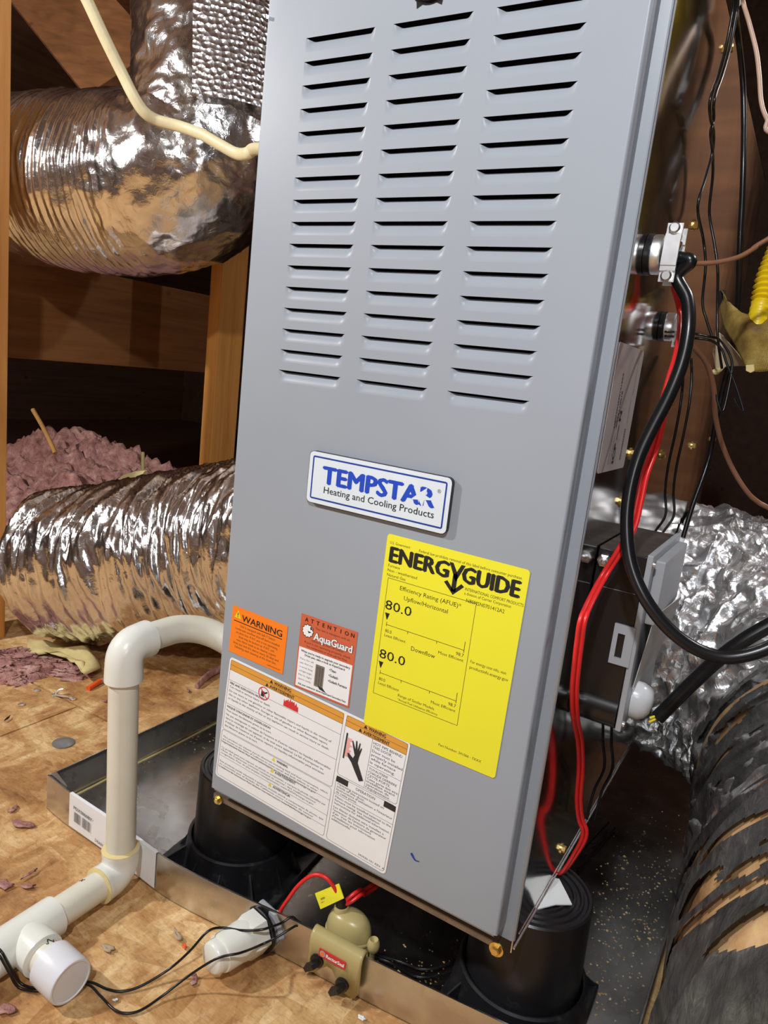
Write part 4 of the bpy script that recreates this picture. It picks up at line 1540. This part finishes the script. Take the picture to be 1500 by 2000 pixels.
# ------------------------------------------------------------------ control box on the casing side
bx = thing('control_box', 'black box with pale grey cover bolted to the furnace side', 'control box', (0.37, 0.15, 0.353))
BX0, BX1, BY0, BY1, BZ0, BZ1 = 0.3500, 0.3905, 0.080, 0.214, 0.352, 0.508
g = G()
g.box((BX0, BY0, BZ0 + 0.014), (BX1, BY1, BZ1), bev=0.0012)
g.build('box_body', 'black', bx)
G().box((BX0 + 0.0005, BY0 + 0.0005, BZ1 - 0.0002), (BX1 - 0.0005, BY1 - 0.0005, BZ1 + 0.0006)).build('dusty_top', 'dusty', bx)
G().tube([(BX0 + 0.001, BY0 + 0.010, BZ0 + 0.012), (BX1 - 0.0008, BY0 + 0.010, BZ0 + 0.012)], 0.0155, 24).build('rounded_foot', 'black', bx, 40)
G().box((BX0 + 0.001, BY0 - 0.0006, BZ1 - 0.034), (BX1 - 0.001, BY0, BZ1 - 0.0335)).build('moulding_line', 'greyink', bx)
G().box((BX1, BY0 - 0.001, BZ0 - 0.002), (BX1 + 0.0050, BY1 + 0.002, BZ1 + 0.002), bev=0.001).build('cover', 'greyp', bx)
G().box((BX1 + 0.005, BY0 + 0.014, BZ0 + 0.095), (BX1 + 0.0135, BY1 - 0.004, BZ1 - 0.004), bev=0.0015).build('raised_lid', 'greyp', bx)
G().prism([(BX1 + 0.0060, BY0 + 0.012, BZ0 + 0.035), (BX1 + 0.0060, BY1 - 0.01, BZ0 + 0.028), (BX1 + 0.0170, BY1 - 0.006, BZ0 + 0.098), (BX1 + 0.0120, BY0 + 0.016, BZ0 + 0.103)], (0.0006, 0, 0)).build('paper_card', 'palegrey', bx)
lt = G()
lt.box((BX1 - 0.0155, BY0 - 0.0030, BZ0 + 0.058), (BX1 - 0.0115, BY0 - 0.0002, BZ0 + 0.094))
lt.box((BX1 - 0.0055, BY0 - 0.0030, BZ0 + 0.058), (BX1 + 0.0020, BY0 - 0.0002, BZ0 + 0.094))
lt.box((BX1 - 0.0115, BY0 - 0.0030, BZ0 + 0.058), (BX1 - 0.0055, BY0 - 0.0002, BZ0 + 0.064))
lt.box((BX1 - 0.0115, BY0 - 0.0030, BZ0 + 0.086), (BX1 - 0.0055, BY0 - 0.0002, BZ0 + 0.094))
lt.build('latch', 'greyp', bx)
# milky dome low on the cover
g = G()
dc = Vector((BX1 + 0.0052, BY0 + 0.034, BZ0 + 0.020))
for_prof = [(0.0150, 0.0), (0.0148, 0.007), (0.0125, 0.0125), (0.0080, 0.0160), (0.003, 0.0172)]
i = 0
for r, h in for_prof:
    for j in range(24):
        q = 2 * math.pi * j / 24
        sq = 1.35 if math.sin(q) < 0 else 1.0
        g.v.append((dc.x + h, dc.y + r * math.cos(q), dc.z + r * math.sin(q) * sq))
for k in range(len(for_prof) - 1):
    for j in range(24):
        g.f.append((k * 24 + j, k * 24 + (j + 1) % 24, (k + 1) * 24 + (j + 1) % 24, (k + 1) * 24 + j))
g.f.append(tuple((len(for_prof) - 1) * 24 + j for j in range(24)))
g.build('milky_dome', 'clearp', bx, 60)
for dy, dz in ((0.004, 0.004), (0.004, 0.150)):
    G().lathe([(0.0026, 0), (0.0026, 0.0018), (0.0015, 0.0022)], (BX1 + 0.005, BY0 + dy, BZ0 + dz), (1, 0, 0), 12).build('cover_screw', 'zinc', bx, 40)
b0 = Vector((BX0 + 0.006, BY0 - 0.0002, BZ1 - 0.010))
b_ = G().lathe([(0.0058, 0.0), (0.0058, 0.0062), (0.0040, 0.0072)], b0, (0.2, -1, 0), 6).build('bolt', 'zinc', bx, 30)
G().lathe([(0.0026, 0.006), (0.0026, 0.012), (0.0018, 0.0126)], b0, (0.2, -1, 0), 12).build('bolt_end', 'zinc', b_, 30)

# ------------------------------------------------------------------ cable clamps on the casing side
def clamp(y, z, s, label):
    t = thing('cable_clamp', label, 'cable clamp', (FR, y, z))
    x0 = FR + 0.0003
    G().lathe([(0.0155 * s, 0), (0.0158 * s, 0.0035), (0.0130 * s, 0.0042), (0.0125 * s, 0.0)], (x0, y, z), (1, 0, 0), 32).build('locking_ring', 'rubber', t, 40)
    G().lathe([(0.0135 * s, 0.0035), (0.0150 * s, 0.005), (0.0150 * s, 0.0100), (0.0140 * s, 0.0120), (0.0105 * s, 0.0125), (0.0100 * s, 0.006)], (x0, y, z), (1, 0, 0), 32, False, False).build('clamp_body', 'zinc', t, 40)
    for sg in (-1, 1):
        g = G()
        ya, yb = (y - 0.0095 * s, y - 0.0040 * s) if sg < 0 else (y + 0.0040 * s, y + 0.0095 * s)
        pts = []
        prof = [(-0.0215, 0.0), (-0.0135, 0.0), (-0.0095, 0.0035), (0.0, 0.0055), (0.0095, 0.0035), (0.0135, 0.0), (0.0215, 0.0)]
        xb = x0 + 0.0140
        for k, (zz, bulge) in enumerate(prof):
            pts.append((xb, (ya if sg < 0 else yb) + sg * bulge * 0.5 * s, z + zz * s))
        for (pa, pb) in zip(pts, pts[1:]):
            g.box((xb - 0.0005, min(pa[1], pb[1]) - 0.0008 * s, pa[2]), (xb + 0.011, max(pa[1], pb[1]) + 0.0012 * s, pb[2]))
        g.build('clamp_bar', 'zinc', t)
    for zz in (-0.0175, 0.0175):
        b = G().lathe([(0.0042 * s, 0), (0.0042 * s, 0.003), (0.0030 * s, 0.0044)], (x0 + 0.0195, y - 0.0105 * s, z + zz * s), (0, -1, 0), 16).build('screw', 'zinc', t, 40)
        G().tube([(x0 + 0.0195, y - 0.012 * s, z + zz * s), (x0 + 0.0195, y + 0.013 * s, z + zz * s)], 0.0018, 8).build('screw_shank', 'zinc', b)
    return t


clamp(0.070, 0.748, 1.0, 'shiny zinc cable clamp holding the thick black power cable')
clamp(0.172, 0.704, 0.85, 'smaller zinc clamp above the rating label, below the power cable clamp')

# ------------------------------------------------------------------ cables on the right
def cable(name, label, cat, pts, r, mat, group=None, n=10, flat=None):
    g = G()
    g.tube(spline(pts, 8), r, n, True, flat)
    return tag(g.build(name, mat, None, 60), label, cat, group)


pc = cable('power_cable', 'thick black power cable looping down from the upper clamp past the box', 'cable',
           [(0.358, 0.072, 0.748), (0.370, 0.074, 0.747), (0.382, 0.072, 0.744), (0.3734, 0.0756, 0.7332), (0.3847, 0.0723, 0.7158), (0.3908, 0.065, 0.6941), (0.3918, 0.0598, 0.6686), (0.3881, 0.0541, 0.6426), (0.3806, 0.0479, 0.6139), (0.3758, 0.0419, 0.5892), (0.375, 0.0378, 0.5629), (0.3784, 0.0339, 0.5373), (0.3873, 0.0284, 0.5112), (0.4021, 0.0248, 0.4888), (0.4212, 0.0257, 0.4703), (0.4412, 0.0288, 0.4589), (0.4612, 0.0335, 0.4551), (0.4788, 0.0391, 0.4606), (0.4963, 0.0462, 0.4736), (0.5176, 0.0583, 0.4985), (0.62, -0.02, 0.50), (0.80, 0.10, 0.44), (1.00, 0.40, 0.36), (1.05, 0.75, 0.20)], 0.0051, 'rubber', None, 16)
cable('power_cable', 'black cable leaving the milky dome of the box towards the right edge', 'cable',
      [(0.4176, 0.1265, 0.3538), (0.4261, 0.129, 0.3691), (0.439, 0.1302, 0.3931), (0.4549, 0.1336, 0.4197), (0.471, 0.1362, 0.442), (0.4938, 0.143, 0.4656), (0.5194, 0.1515, 0.4899), (0.66, 0.06, 0.50), (0.82, 0.16, 0.44), (0.98, 0.45, 0.34), (1.02, 0.78, 0.20)], 0.0064, 'rubber', None, 16)
for k, col in enumerate(('yellow', 'gasyellow')):
    cable('lead_wire', ('bright', 'deep')[k] + ' yellow lead coming out of the black cable under the dome', 'wire', [(0.4196, 0.1253, 0.359), tuple(Vector((0.4164, 0.1206, 0.3566)) + Vector((0, 0.002, -0.003 * k))), tuple(Vector((0.412, 0.1175, 0.3542)) + Vector((0, 0.002, -0.004 * k)))], 0.0012, col, 'yellow leads')
for k, dx in enumerate((0.0, 9.0)):
    pts = [(1318, 568), (1325, 600), (1327, 640), (1318, 690), (1303, 742), (1291, 790), (1287, 830), (1275, 880), (1255, 930), (1243, 980), (1232, 1030), (1207, 1075), (1180, 1120), (1155, 1165), (1136, 1205), (1129, 1250), (1124, 1300), (1120, 1350), (1122, 1400), (1130, 1450), (1132, 1500), (1128, 1560), (1132, 1600), (1140, 1625), (1130, 1655), (1112, 1688)]
RW = [(0.361, 0.1385, 0.7346), (0.3673, 0.1392, 0.7178), (0.3744, 0.1214, 0.699), (0.3776, 0.1064, 0.6768), (0.3778, 0.0931, 0.6543), (0.3778, 0.0839, 0.634), (0.3798, 0.0761, 0.6155), (0.3793, 0.0687, 0.5948), (0.3777, 0.0612, 0.5761), (0.3779, 0.0566, 0.5555), (0.3777, 0.0518, 0.5348), (0.3718, 0.0485, 0.5147), (0.3638, 0.0485, 0.4933), (0.361, 0.0314, 0.4773), (0.361, 0.0105, 0.4628), (0.361, 0.0111, 0.4446), (0.361, 0.0159, 0.4214), (0.361, 0.0243, 0.3962), (0.361, 0.0444, 0.3656), (0.361, 0.0809, 0.3264), (0.361, 0.1056, 0.2894), (0.361, 0.1223, 0.2486), (0.3644, 0.133, 0.222), (0.3699, 0.1365, 0.2083), (0.3673, 0.1388, 0.1884), (0.361, 0.1425, 0.1624)]
for k in range(2):
    pts = [tuple(Vector(p) + Vector((0.0034, 0.002, 0.0006)) * k) for p in RW]
    pts = [(0.362, 0.105, 0.738)] + pts[1:-1] + [(0.352 + 0.001 * k, 0.152 + 0.003 * k, CB + 0.002), (0.336, 0.19 + 0.004 * k, CB - 0.004)]
    cable('red_wire', ('front', 'rear')[k] + ' strand of the long red wire pair hanging down the furnace side', 'wire', pts, 0.0019, 'redwire', 'red wires on the furnace side')
# paired thin black wires
BW = [(0.361, 0.0418, 1.06), (0.361, 0.109, 1.014), (0.361, 0.1637, 0.9727), (0.361, 0.1711, 0.9566), (0.361, 0.1693, 0.9323), (0.361, 0.1587, 0.9085), (0.361, 0.1468, 0.8923), (0.361, 0.146, 0.8822)]
L1 = BW + [(0.361, 0.1615, 0.8767), (0.361, 0.1877, 0.8736), (0.361, 0.1988, 0.8599), (0.361, 0.19, 0.838), (0.361, 0.1764, 0.8151), (0.361, 0.1876, 0.8047), (0.3616, 0.2352, 0.7923), (0.3681, 0.2335, 0.7685), (0.3707, 0.2394, 0.7359), (0.3775, 0.2395, 0.7192), (0.3847, 0.2405, 0.7051)]
L2 = [tuple(Vector(p) + Vector((0.003, 0.001, 0))) for p in BW] + [(0.361, 0.1753, 0.8812), (0.361, 0.1735, 0.8691), (0.361, 0.2013, 0.8607), (0.361, 0.2233, 0.847), (0.361, 0.2353, 0.825), (0.3632, 0.2407, 0.8123), (0.3718, 0.2403, 0.7887), (0.3791, 0.2391, 0.765), (0.384, 0.2463, 0.7326), (0.3903, 0.2433, 0.7034), (0.3983, 0.2532, 0.6751)]
cable('thermostat_wire', 'thin black wire of the twisted pair, left strand, hanging before the steel side', 'wire', L1, 0.0013, 'rubber', 'twisted black wires')
cable('thermostat_wire', 'thin black wire of the twisted pair, right strand, hanging before the steel side', 'wire', L2, 0.0013, 'rubber', 'twisted black wires')
cable('sensor_cable', 'glossy black cable hanging straight down at upper right, thicker than its neighbours', 'cable', [(0.361, 0.0245, 1.049), (0.361, 0.098, 1.008), (0.361, 0.1682, 0.9747), (0.361, 0.1944, 0.9666), (0.361, 0.2332, 0.9621), (0.3667, 0.2539, 0.9391), (0.3733, 0.2566, 0.9082), (0.3814, 0.2515, 0.8655), (0.3871, 0.2523, 0.8288), (0.3908, 0.2541, 0.8011), (0.3944, 0.2618, 0.7741), (0.3975, 0.2799, 0.7427), (0.3981, 0.3057, 0.6994), (0.3958, 0.3183, 0.657), (0.3952, 0.3208, 0.6183), (0.3953, 0.325, 0.5843), (0.3935, 0.3181, 0.5586), (0.39, 0.3089, 0.527), (0.388, 0.2999, 0.4928)], 0.0026, 'rubber')
cable('cable_splice', 'white sleeve on the black cable above the foil duct', 'sleeve', [(0.3873, 0.2992, 0.4916), (0.3868, 0.2956, 0.4768)], 0.0032, 'paper')
cable('sensor_cable', 'lower end of the black cable behind the box, below the white sleeve', 'cable', [(0.387, 0.296, 0.4779), (0.3869, 0.2916, 0.4587), (0.3875, 0.2868, 0.4361), (0.3867, 0.2805, 0.4106), (0.385, 0.2736, 0.3849)], 0.0028, 'rubber')
for k, dx in enumerate((0, 1)):
    pts = [(0.3613, 0.245, 0.6812), (0.3657, 0.2431, 0.6612), (0.3686, 0.2389, 0.6358), (0.3682, 0.2433, 0.6046), (0.3669, 0.247, 0.5724), (0.3677, 0.2531, 0.545), (0.3729, 0.2507, 0.5215), (0.3675, 0.2436, 0.5042), (0.3615, 0.2368, 0.4894)]
    cable('control_wire', ('left', 'right')[k] + ' one of two parallel thin black wires ending at the dusty box top', 'wire', [tuple(Vector(p) + Vector((0.0078, 0.002, 0.001)) * k) for p in pts], 0.0013, 'rubber', 'black wires to the box')
    pts = [(0.3685, 0.1443, 0.3235), (0.3689, 0.1617, 0.2955), (0.3717, 0.1788, 0.2604), (0.3624, 0.1995, 0.2197), (0.361, 0.1966, 0.1866)]
    cable('control_wire', ('left', 'right')[k] + ' one of two black wires hanging out below the black box', 'wire', [tuple(Vector(p) + Vector((0.0075, 0.003, 0.001)) * k) for p in pts], 0.0014, 'rubber', 'black wires under the box')
for k in range(2):
    pts = [(0.361, 0.1368, 0.6963), (0.3686, 0.2072, 0.7031), (0.3858, 0.2168, 0.7019), (0.3951, 0.2217, 0.6998), (0.405, 0.2249, 0.6884), (0.4099, 0.225, 0.6769), (0.4112, 0.2214, 0.6576), (0.4108, 0.2159, 0.6342), (0.405, 0.2143, 0.6422), (0.4027, 0.2146, 0.6492)] if k == 0 else [(0.361, 0.1401, 0.6931), (0.3695, 0.2066, 0.6983), (0.3864, 0.2165, 0.6986), (0.3975, 0.2214, 0.6923), (0.4055, 0.2227, 0.6778), (0.4157, 0.2247, 0.6606), (0.4274, 0.2259, 0.6364), (0.4212, 0.2236, 0.6419), (0.4176, 0.2227, 0.6472)]
    cable('control_wire', ('thin black wire from the small clamp, bent back in a hook by the cloth', 'thin black wire from the small clamp, its end hooked furthest right')[k], 'wire', pts, 0.0012, 'rubber')
cable('brown_wire', 'brown wire running level from the upper clamp to the right edge', 'wire', [(0.372, 0.072, 0.757), (0.3653, 0.0981, 0.7494), (0.3751, 0.1158, 0.7504), (0.3912, 0.1257, 0.753), (0.4065, 0.1359, 0.7592), (0.4175, 0.1444, 0.7687), (0.4312, 0.1555, 0.7828), (0.58, 0.20, 0.90), (0.80, 0.50, 1.05), (1.02, 0.79, 1.15)], 0.0020, 'brownwire')
cable('brown_wire', 'reddish brown wire sagging down the right side below the cloth', 'wire', [(0.3632, 0.1809, 0.7046), (0.3727, 0.2073, 0.6929), (0.3858, 0.2349, 0.6777), (0.394, 0.2579, 0.6546), (0.3979, 0.2779, 0.6295), (0.4058, 0.3001, 0.6035), (0.4195, 0.3138, 0.5774), (0.437, 0.3188, 0.5549), (0.4514, 0.3244, 0.5431), (0.478, 0.3368, 0.5301), (0.60, 0.42, 0.46), (0.80, 0.60, 0.44), (1.02, 0.79, 0.50)], 0.0026, 'brownwire')
cable('tan_wire', 'pale tan wire hanging in the upper right corner', 'wire', [(0.361, -0.0386, 0.9989), (0.361, 0.0826, 0.9863), (0.361, 0.1958, 0.9872), (0.3704, 0.1977, 0.9668), (0.3813, 0.1982, 0.9416), (0.3879, 0.1971, 0.9203), (0.3937, 0.1956, 0.8989), (0.4006, 0.1966, 0.8856), (0.4115, 0.2002, 0.8737), (0.50, 0.24, 0.88), (0.70, 0.45, 0.85), (1.02, 0.79, 0.92)], 0.0019, 'tanwire')
cable('white_tie', 'white plastic tie end between the wires, upper right corner', 'tie', [(0.361, 0.1786, 0.9802), (0.361, 0.1881, 0.9759)], 0.0022, 'paper')
cable('cream_cable', 'cream sheathed cable swooping across the silver elbow duct into the furnace', 'cable', [(-0.6822, 0.1178, 1.422), (-0.5858, 0.1561, 1.242), (-0.5312, 0.1854, 1.129), (-0.521, 0.1972, 1.104), (-0.5093, 0.2186, 1.064), (-0.4968, 0.2404, 1.025), (-0.483, 0.2532, 0.9949), (-0.4735, 0.2664, 0.9772), (-0.4618, 0.2834, 0.9705), (-0.4334, 0.2987, 0.9656), (-0.3948, 0.3067, 0.9549), (-0.3586, 0.3123, 0.9394), (-0.3274, 0.3156, 0.9267), (-0.2994, 0.3074, 0.9229), (-0.267, 0.2907, 0.9226), (-0.070, 0.13, 0.862), (-0.008, 0.16, 0.868)], 0.0088, 'cream', None, 14, 0.72)

# ------------------------------------------------------------------ yellow gas line and the mesh cloth
gl = G()
pts, _L = resample([(0.4466, 0.3596, 1.072), (0.4388, 0.3124, 0.936), (0.4314, 0.2871, 0.8436), (0.4246, 0.2714, 0.7918), (0.4209, 0.2627, 0.7631), (0.4211, 0.2587, 0.7449), (0.421, 0.2548, 0.728), (0.4216, 0.2525, 0.7163)], 0.0011)
rad = [0.0092 + 0.0016 * math.sin(k * 1.25) * (1 if k < len(pts) - 22 else 0.15) for k in range(len(pts))]
gl.tube(pts, rad, 18)
tag(gl.build('gas_line', 'gasyellow', None, 60), 'yellow corrugated gas line at the right edge above the mesh cloth', 'gas line')

cb = thing('mesh_cloth', 'yellow brown stiff mesh cloth curled up at the right edge', 'cloth', (0.4208, 0.255, 0.6773))
top = [(0.3784, 0.2894, 0.7553), (0.3894, 0.269, 0.7408), (0.3991, 0.2611, 0.7334), (0.4081, 0.2533, 0.7281), (0.4194, 0.2538, 0.7273), (0.4275, 0.26, 0.7343), (0.4409, 0.2721, 0.7534)]
bot = [(0.3818, 0.2874, 0.7379), (0.3927, 0.2651, 0.7157), (0.4047, 0.2511, 0.7013), (0.4172, 0.2369, 0.6846), (0.4242, 0.2329, 0.6754), (0.4362, 0.2338, 0.6747), (0.4577, 0.2481, 0.6828)]
T_, B_ = spline(top, 6), spline(bot, 6)
g = G()
nr = 18
for i_, (a, b) in enumerate(zip(T_, B_)):
    for j in range(nr + 1):
        w = j / nr
        p = a.lerp(b, w)
        bulge = math.sin(w * math.pi) * 0.010
        p = p + Vector((0.45, -0.82, 0.1)) * (bulge + 0.0012 * noise.noise(p * 90))
        g.v.append(tuple(p))
for i_ in range(len(T_) - 1):
    for j in range(nr):
        k = i_ * (nr + 1) + j
        g.f.append((k, k + nr + 1, k + nr + 2, k + 1))
co_ = g.build('cloth_sheet', 'cloth', cb, 179)
uvl = co_.data.uv_layers.new(name='UVMap')
for lp_ in co_.data.loops:
    vi = lp_.vertex_index
    uvl.data[lp_.index].uv = ((vi // (nr + 1)) / (len(T_) - 1) * 1.2, (vi % (nr + 1)) / nr)
md = co_.modifiers.new('thick', 'SOLIDIFY')
md.thickness = 0.0016
g = G()
g.prism([(0.3813, 0.2877, 0.7147), (0.3877, 0.2904, 0.7103), (0.4054, 0.291, 0.6936), (0.4164, 0.2888, 0.6821), (0.3984, 0.2897, 0.6799), (0.3886, 0.2888, 0.6752), (0.3825, 0.2891, 0.6915)], (0.001, 0.002, 0))
g.build('kraft_flap', 'kraft', cb)
g = G()
g.prism([(0.3865, 0.2816, 0.6746), (0.3949, 0.2875, 0.6789), (0.393, 0.2791, 0.673), (0.3905, 0.2769, 0.6695), (0.387, 0.2752, 0.6712)], (0.002, 0.004, 0.001))
g.build('torn_corner', 'paperyellow', cb)
g = G()
g.prism([(0.4209, 0.2319, 0.6793), (0.4274, 0.23, 0.6803), (0.429, 0.2297, 0.6747), (0.4265, 0.2277, 0.6724), (0.4219, 0.2313, 0.6741)], (0.002, 0.004, 0.001))
g.build('frayed_tip', 'paperyellow', cb)
g = G()
g.prism([(0.374, 0.2923, 0.7535), (0.3806, 0.2908, 0.7556), (0.3836, 0.2885, 0.7381), (0.3916, 0.2705, 0.7162), (0.3793, 0.292, 0.7383)], (0.002, 0.004, 0.0))
g.build('dark_edge_tape', 'dark', cb)

# ------------------------------------------------------------------ insulation and scraps
def mound(name, label, cat, ctr, sx, sy, h, seed, rot=0.0, mat='pink', nseg=60):
    g = G()
    ca, sa = math.cos(rot), math.sin(rot)

    def fn(u, v):
        x, y = (u - 0.5) * 2, (v - 0.5) * 2
        d2 = max(0.0, 1 - x * x) * max(0.0, 1 - y * y)
        n_ = fbm(x * 2.6 + seed, y * 2.6, seed, 4)
        n2 = fbm(x * sx * 34 + seed, y * sy * 34, seed + 5, 3)
        z = h * (d2 ** 0.45) * (0.72 + 0.45 * n_) + 0.030 * n2 * (d2 ** 0.3) * min(1.0, h * 12)
        jx = 0.02 * noise.noise(Vector((x * 9, y * 9, seed)))
        X, Y = x * sx + jx, y * sy + jx
        return (ctr[0] + X * ca - Y * sa, ctr[1] + X * sa + Y * ca, ctr[2] + max(z, -0.002))
    g.grid(fn, nseg, nseg)
    return tag(g.build(name, mat, None, 179), label, cat)


mound('insulation_batt', 'high pink fibreglass batt heaped behind the lower duct, left of the stud', 'insulation', (-1.62, 1.02, 0.0), 0.80, 0.36, 0.27, 2.3, 0.38, 'pink', 130)
mound('insulation_tuft', 'pink insulation tuft at the foot of the left post', 'insulation', (-0.7291, 0.2204, 0), 0.075, 0.050, 0.030, 5.1, 0.2)
mound('insulation_tuft', 'flat pink insulation tuft under the curled paper, with a metal bit on it', 'insulation', (-0.6783, 0.2825, 0), 0.075, 0.025, 0.012, 8.4, 0.1)
cable('twig', 'thin dry stick leaning in the dark above the pink batt', 'stick', [(-1.334, 0.6558, 0.4231), (-1.28, 0.6534, 0.3775), (-1.214, 0.6434, 0.3226)], 0.006, 'twig')
cable('twig', 'short pale stick standing behind the lower duct', 'stick', [(-0.8267, 0.5989, 0.3862), (-0.8015, 0.5799, 0.3423)], 0.004, 'paperyellow')
g = G()
g.prism([(-0.8383, 0.5302, 0.3204), (-0.8235, 0.5426, 0.3374), (-0.8034, 0.5566, 0.3482), (-0.7829, 0.5693, 0.3521), (-0.7885, 0.5633, 0.3397), (-0.8243, 0.5373, 0.3164)], (0.002, 0.006, 0.002))
tag(g.build('paper_strip', 'paperyellow'), 'yellow green paper strip on top of the lower duct', 'paper')


def crumple(name, label, cat, pix, z0, mat, lift=0.012, seed=1):
    """a thin curled sheet lying on the floor: pix are floor points of its outline"""
    pts = [Vector(p) for p in pix]
    c = sum(pts, Vector()) / len(pts)
    g = G()
    rings = 4
    for r_ in range(rings + 1):
        for p in pts:
            q = c.lerp(p, r_ / rings)
            q = Vector((q.x, q.y, z0 + lift * (0.5 + 0.5 * noise.noise(q * 30 + Vector((seed, 0, 0)))) * (0.35 + 0.65 * (1 - abs(r_ / rings - 0.6)))))
            g.v.append(tuple(q))
    n_ = len(pts)
    for r_ in range(rings):
        for j in range(n_):
            g.f.append((r_ * n_ + j, r_ * n_ + (j + 1) % n_, (r_ + 1) * n_ + (j + 1) % n_, (r_ + 1) * n_ + j))
    o = g.build(name, mat, None, 179)
    m_ = o.modifiers.new('thick', 'SOLIDIFY')
    m_.thickness = 0.0016
    return tag(o, label, cat)


crumple('paper_wrapper', 'curled yellowed paper on the floor under the lower duct', 'paper', [(-0.8019, 0.3026, 0), (-0.759, 0.3173, 0), (-0.7195, 0.3362, 0), (-0.6782, 0.3536, 0), (-0.6295, 0.3431, 0), (-0.5929, 0.3197, 0), (-0.577, 0.2727, 0), (-0.5956, 0.2787, 0), (-0.6197, 0.3123, 0), (-0.6611, 0.3175, 0), (-0.7033, 0.3019, 0), (-0.7208, 0.2696, 0), (-0.7393, 0.2644, 0)], 0.004, 'paperyellow', 0.034, 3)
cable('orange_scrap', 'orange plastic bit with a pink tail on the floor left of the riser pipe', 'scrap', [(-0.5538, 0.2631, 0.004), (-0.5572, 0.2808, 0.006), (-0.5613, 0.2952, 0.006)], 0.0048, 'orangebit')
cable('insulation_strip', 'pink strip on the floor between the orange bit and the pipe', 'scrap', [(-0.5607, 0.2925, 0.005), (-0.5602, 0.3057, 0.007), (-0.5587, 0.323, 0.006)], 0.0045, 'pink')
cable('insulation_strip', 'long pink strip beside the back left of the pan, near the furnace', 'scrap', [(-0.4212, 0.4038, 0.004), (-0.4317, 0.4354, 0.008), (-0.4378, 0.4666, 0.01), (-0.4392, 0.5001, 0.01)], 0.0085, 'pink', None, 10, 0.5)
tag(G().lathe([(0.0165, 0.0), (0.0168, 0.0014), (0.0150, 0.0022), (0.006, 0.0026)], (*(-0.4293, 0.1252, 0)[:2], 0.0003), (0, 0, 1), 28).build('knockout_slug', 'slug', None, 40), 'round grey knockout slug lying on the boards left of the pan corner', 'metal disc')
for k, (p, lb) in enumerate((((-0.6152, 0.2022, 0), 'nail head in the board seam nearest the paper scrap'), ((-0.5786, 0.2127, 0), 'bent nail standing up in the board seam'), ((-0.544, 0.2242, 0), 'bright nail head right of the bent nail'), ((-0.5858, 0.1541, 0), 'dull nail head left of the seam, alone on the board'), ((-0.6964, 0.2707, 0), 'shiny metal bit on the pink tuft'))):
    z = 0.0003 if k != 4 else 0.017
    g = G().lathe([(0.006, 0), (0.0062, 0.0016), (0.003, 0.0026)], (p[0], p[1], z), (0, 0, 1), 10)
    if k == 1:
        g.tube([(p[0], p[1], 0.001), (p[0] + 0.004, p[1] + 0.006, 0.010), (p[0] + 0.010, p[1] + 0.010, 0.012)], 0.0018, 6)
    if k == 2:
        g.tube([(p[0] - 0.03, p[1] - 0.012, 0.0022), (p[0], p[1], 0.0022)], 0.0018, 6)
    tag(g.build('nail', 'zinc', None, 40), lb, 'nail')
scr = [(45, 1615, 30, 'folded pale pink scrap left of the pan sticker'), (28, 1582, 16, 'small pink scrap above the folded one, left of the pan'), (58, 1712, 22, 'long pink scrap above the floor pipe'), (56, 1735, 16, 'oval pink scrap between the long scrap and the pipe'), (8, 1733, 24, 'brown pink flap at the left edge above the tee'),
       (210, 1857, 20, 'curled beige scrap right of the end cap'), (345, 1832, 34, 'long buff splinter between tee and drain fitting'), (380, 1917, 16, 'pink scrap on the floor under the drain fitting'), (360, 1852, 12, 'small orange chip left of the drain fitting'), (10, 1978, 26, 'pink fluff in the lower left corner'),
       (368, 1352, 10, 'tiny pale tuft on the boards behind the pan'), (14, 1408, 14, 'dark sliver at the left edge of the boards'), (205, 1372, 12, 'faint pink fluff left of the riser pipe'), (226, 1957, 8, 'white chip on the floor between the two black wires'), (705, 1992, 14, 'white crumb at the foot of the pan wall, bottom edge')]
zs_ = {}
SP = [(-0.2906, -0.0313, 0), (-0.3307, -0.0182, 0), (-0.2026, -0.079, 0), (-0.1862, -0.0909, 0), (-0.2086, -0.107, 0), (-0.0431, -0.0939, 0), (0.0002, -0.0375, 0), (0.0566, -0.0656, -0), (0.0171, -0.0422, 0), (-0.0571, -0.1983, -0), (-0.4222, 0.384, 0), (-0.553, 0.1082, 0), (-0.4958, 0.2548, 0), (0.0139, -0.129, 0), (0.2182, 0.002, 0)]
random.seed(21)
for k, ((px, py, w, lb), p) in enumerate(zip(scr, SP)):
    dist = math.hypot(p[0] - 0.489, p[1] + 0.539, 0.636)
    s = w / 1397 * dist * 0.62
    a = random.uniform(0, 3.1)
    el = 0.55 if k not in (6, 2, 11) else 0.22
    if k == 6:
        a = -0.35
    out = []
    for j in range(11):
        q = 2 * math.pi * j / 11
        r_ = s * random.uniform(0.5, 1.3)
        X, Y = r_ * math.cos(q), r_ * el * math.sin(q)
        out.append((p[0] + X * math.cos(a) - Y * math.sin(a), p[1] + X * math.sin(a) + Y * math.cos(a), 0))
    mt = 'pink'
    if k in (5, 6):
        mt = 'kraft'
    if k == 8:
        mt = 'orangebit'
    if k == 11:
        mt = 'dark'
    if k in (13, 14):
        mt = 'foam'
    crumple('floor_scrap', lb, 'scrap', out, 0.0018, mt, min(0.008, s * 0.7), k)

for o in bpy.data.objects:
    if '_o' in o:
        del o['_o']
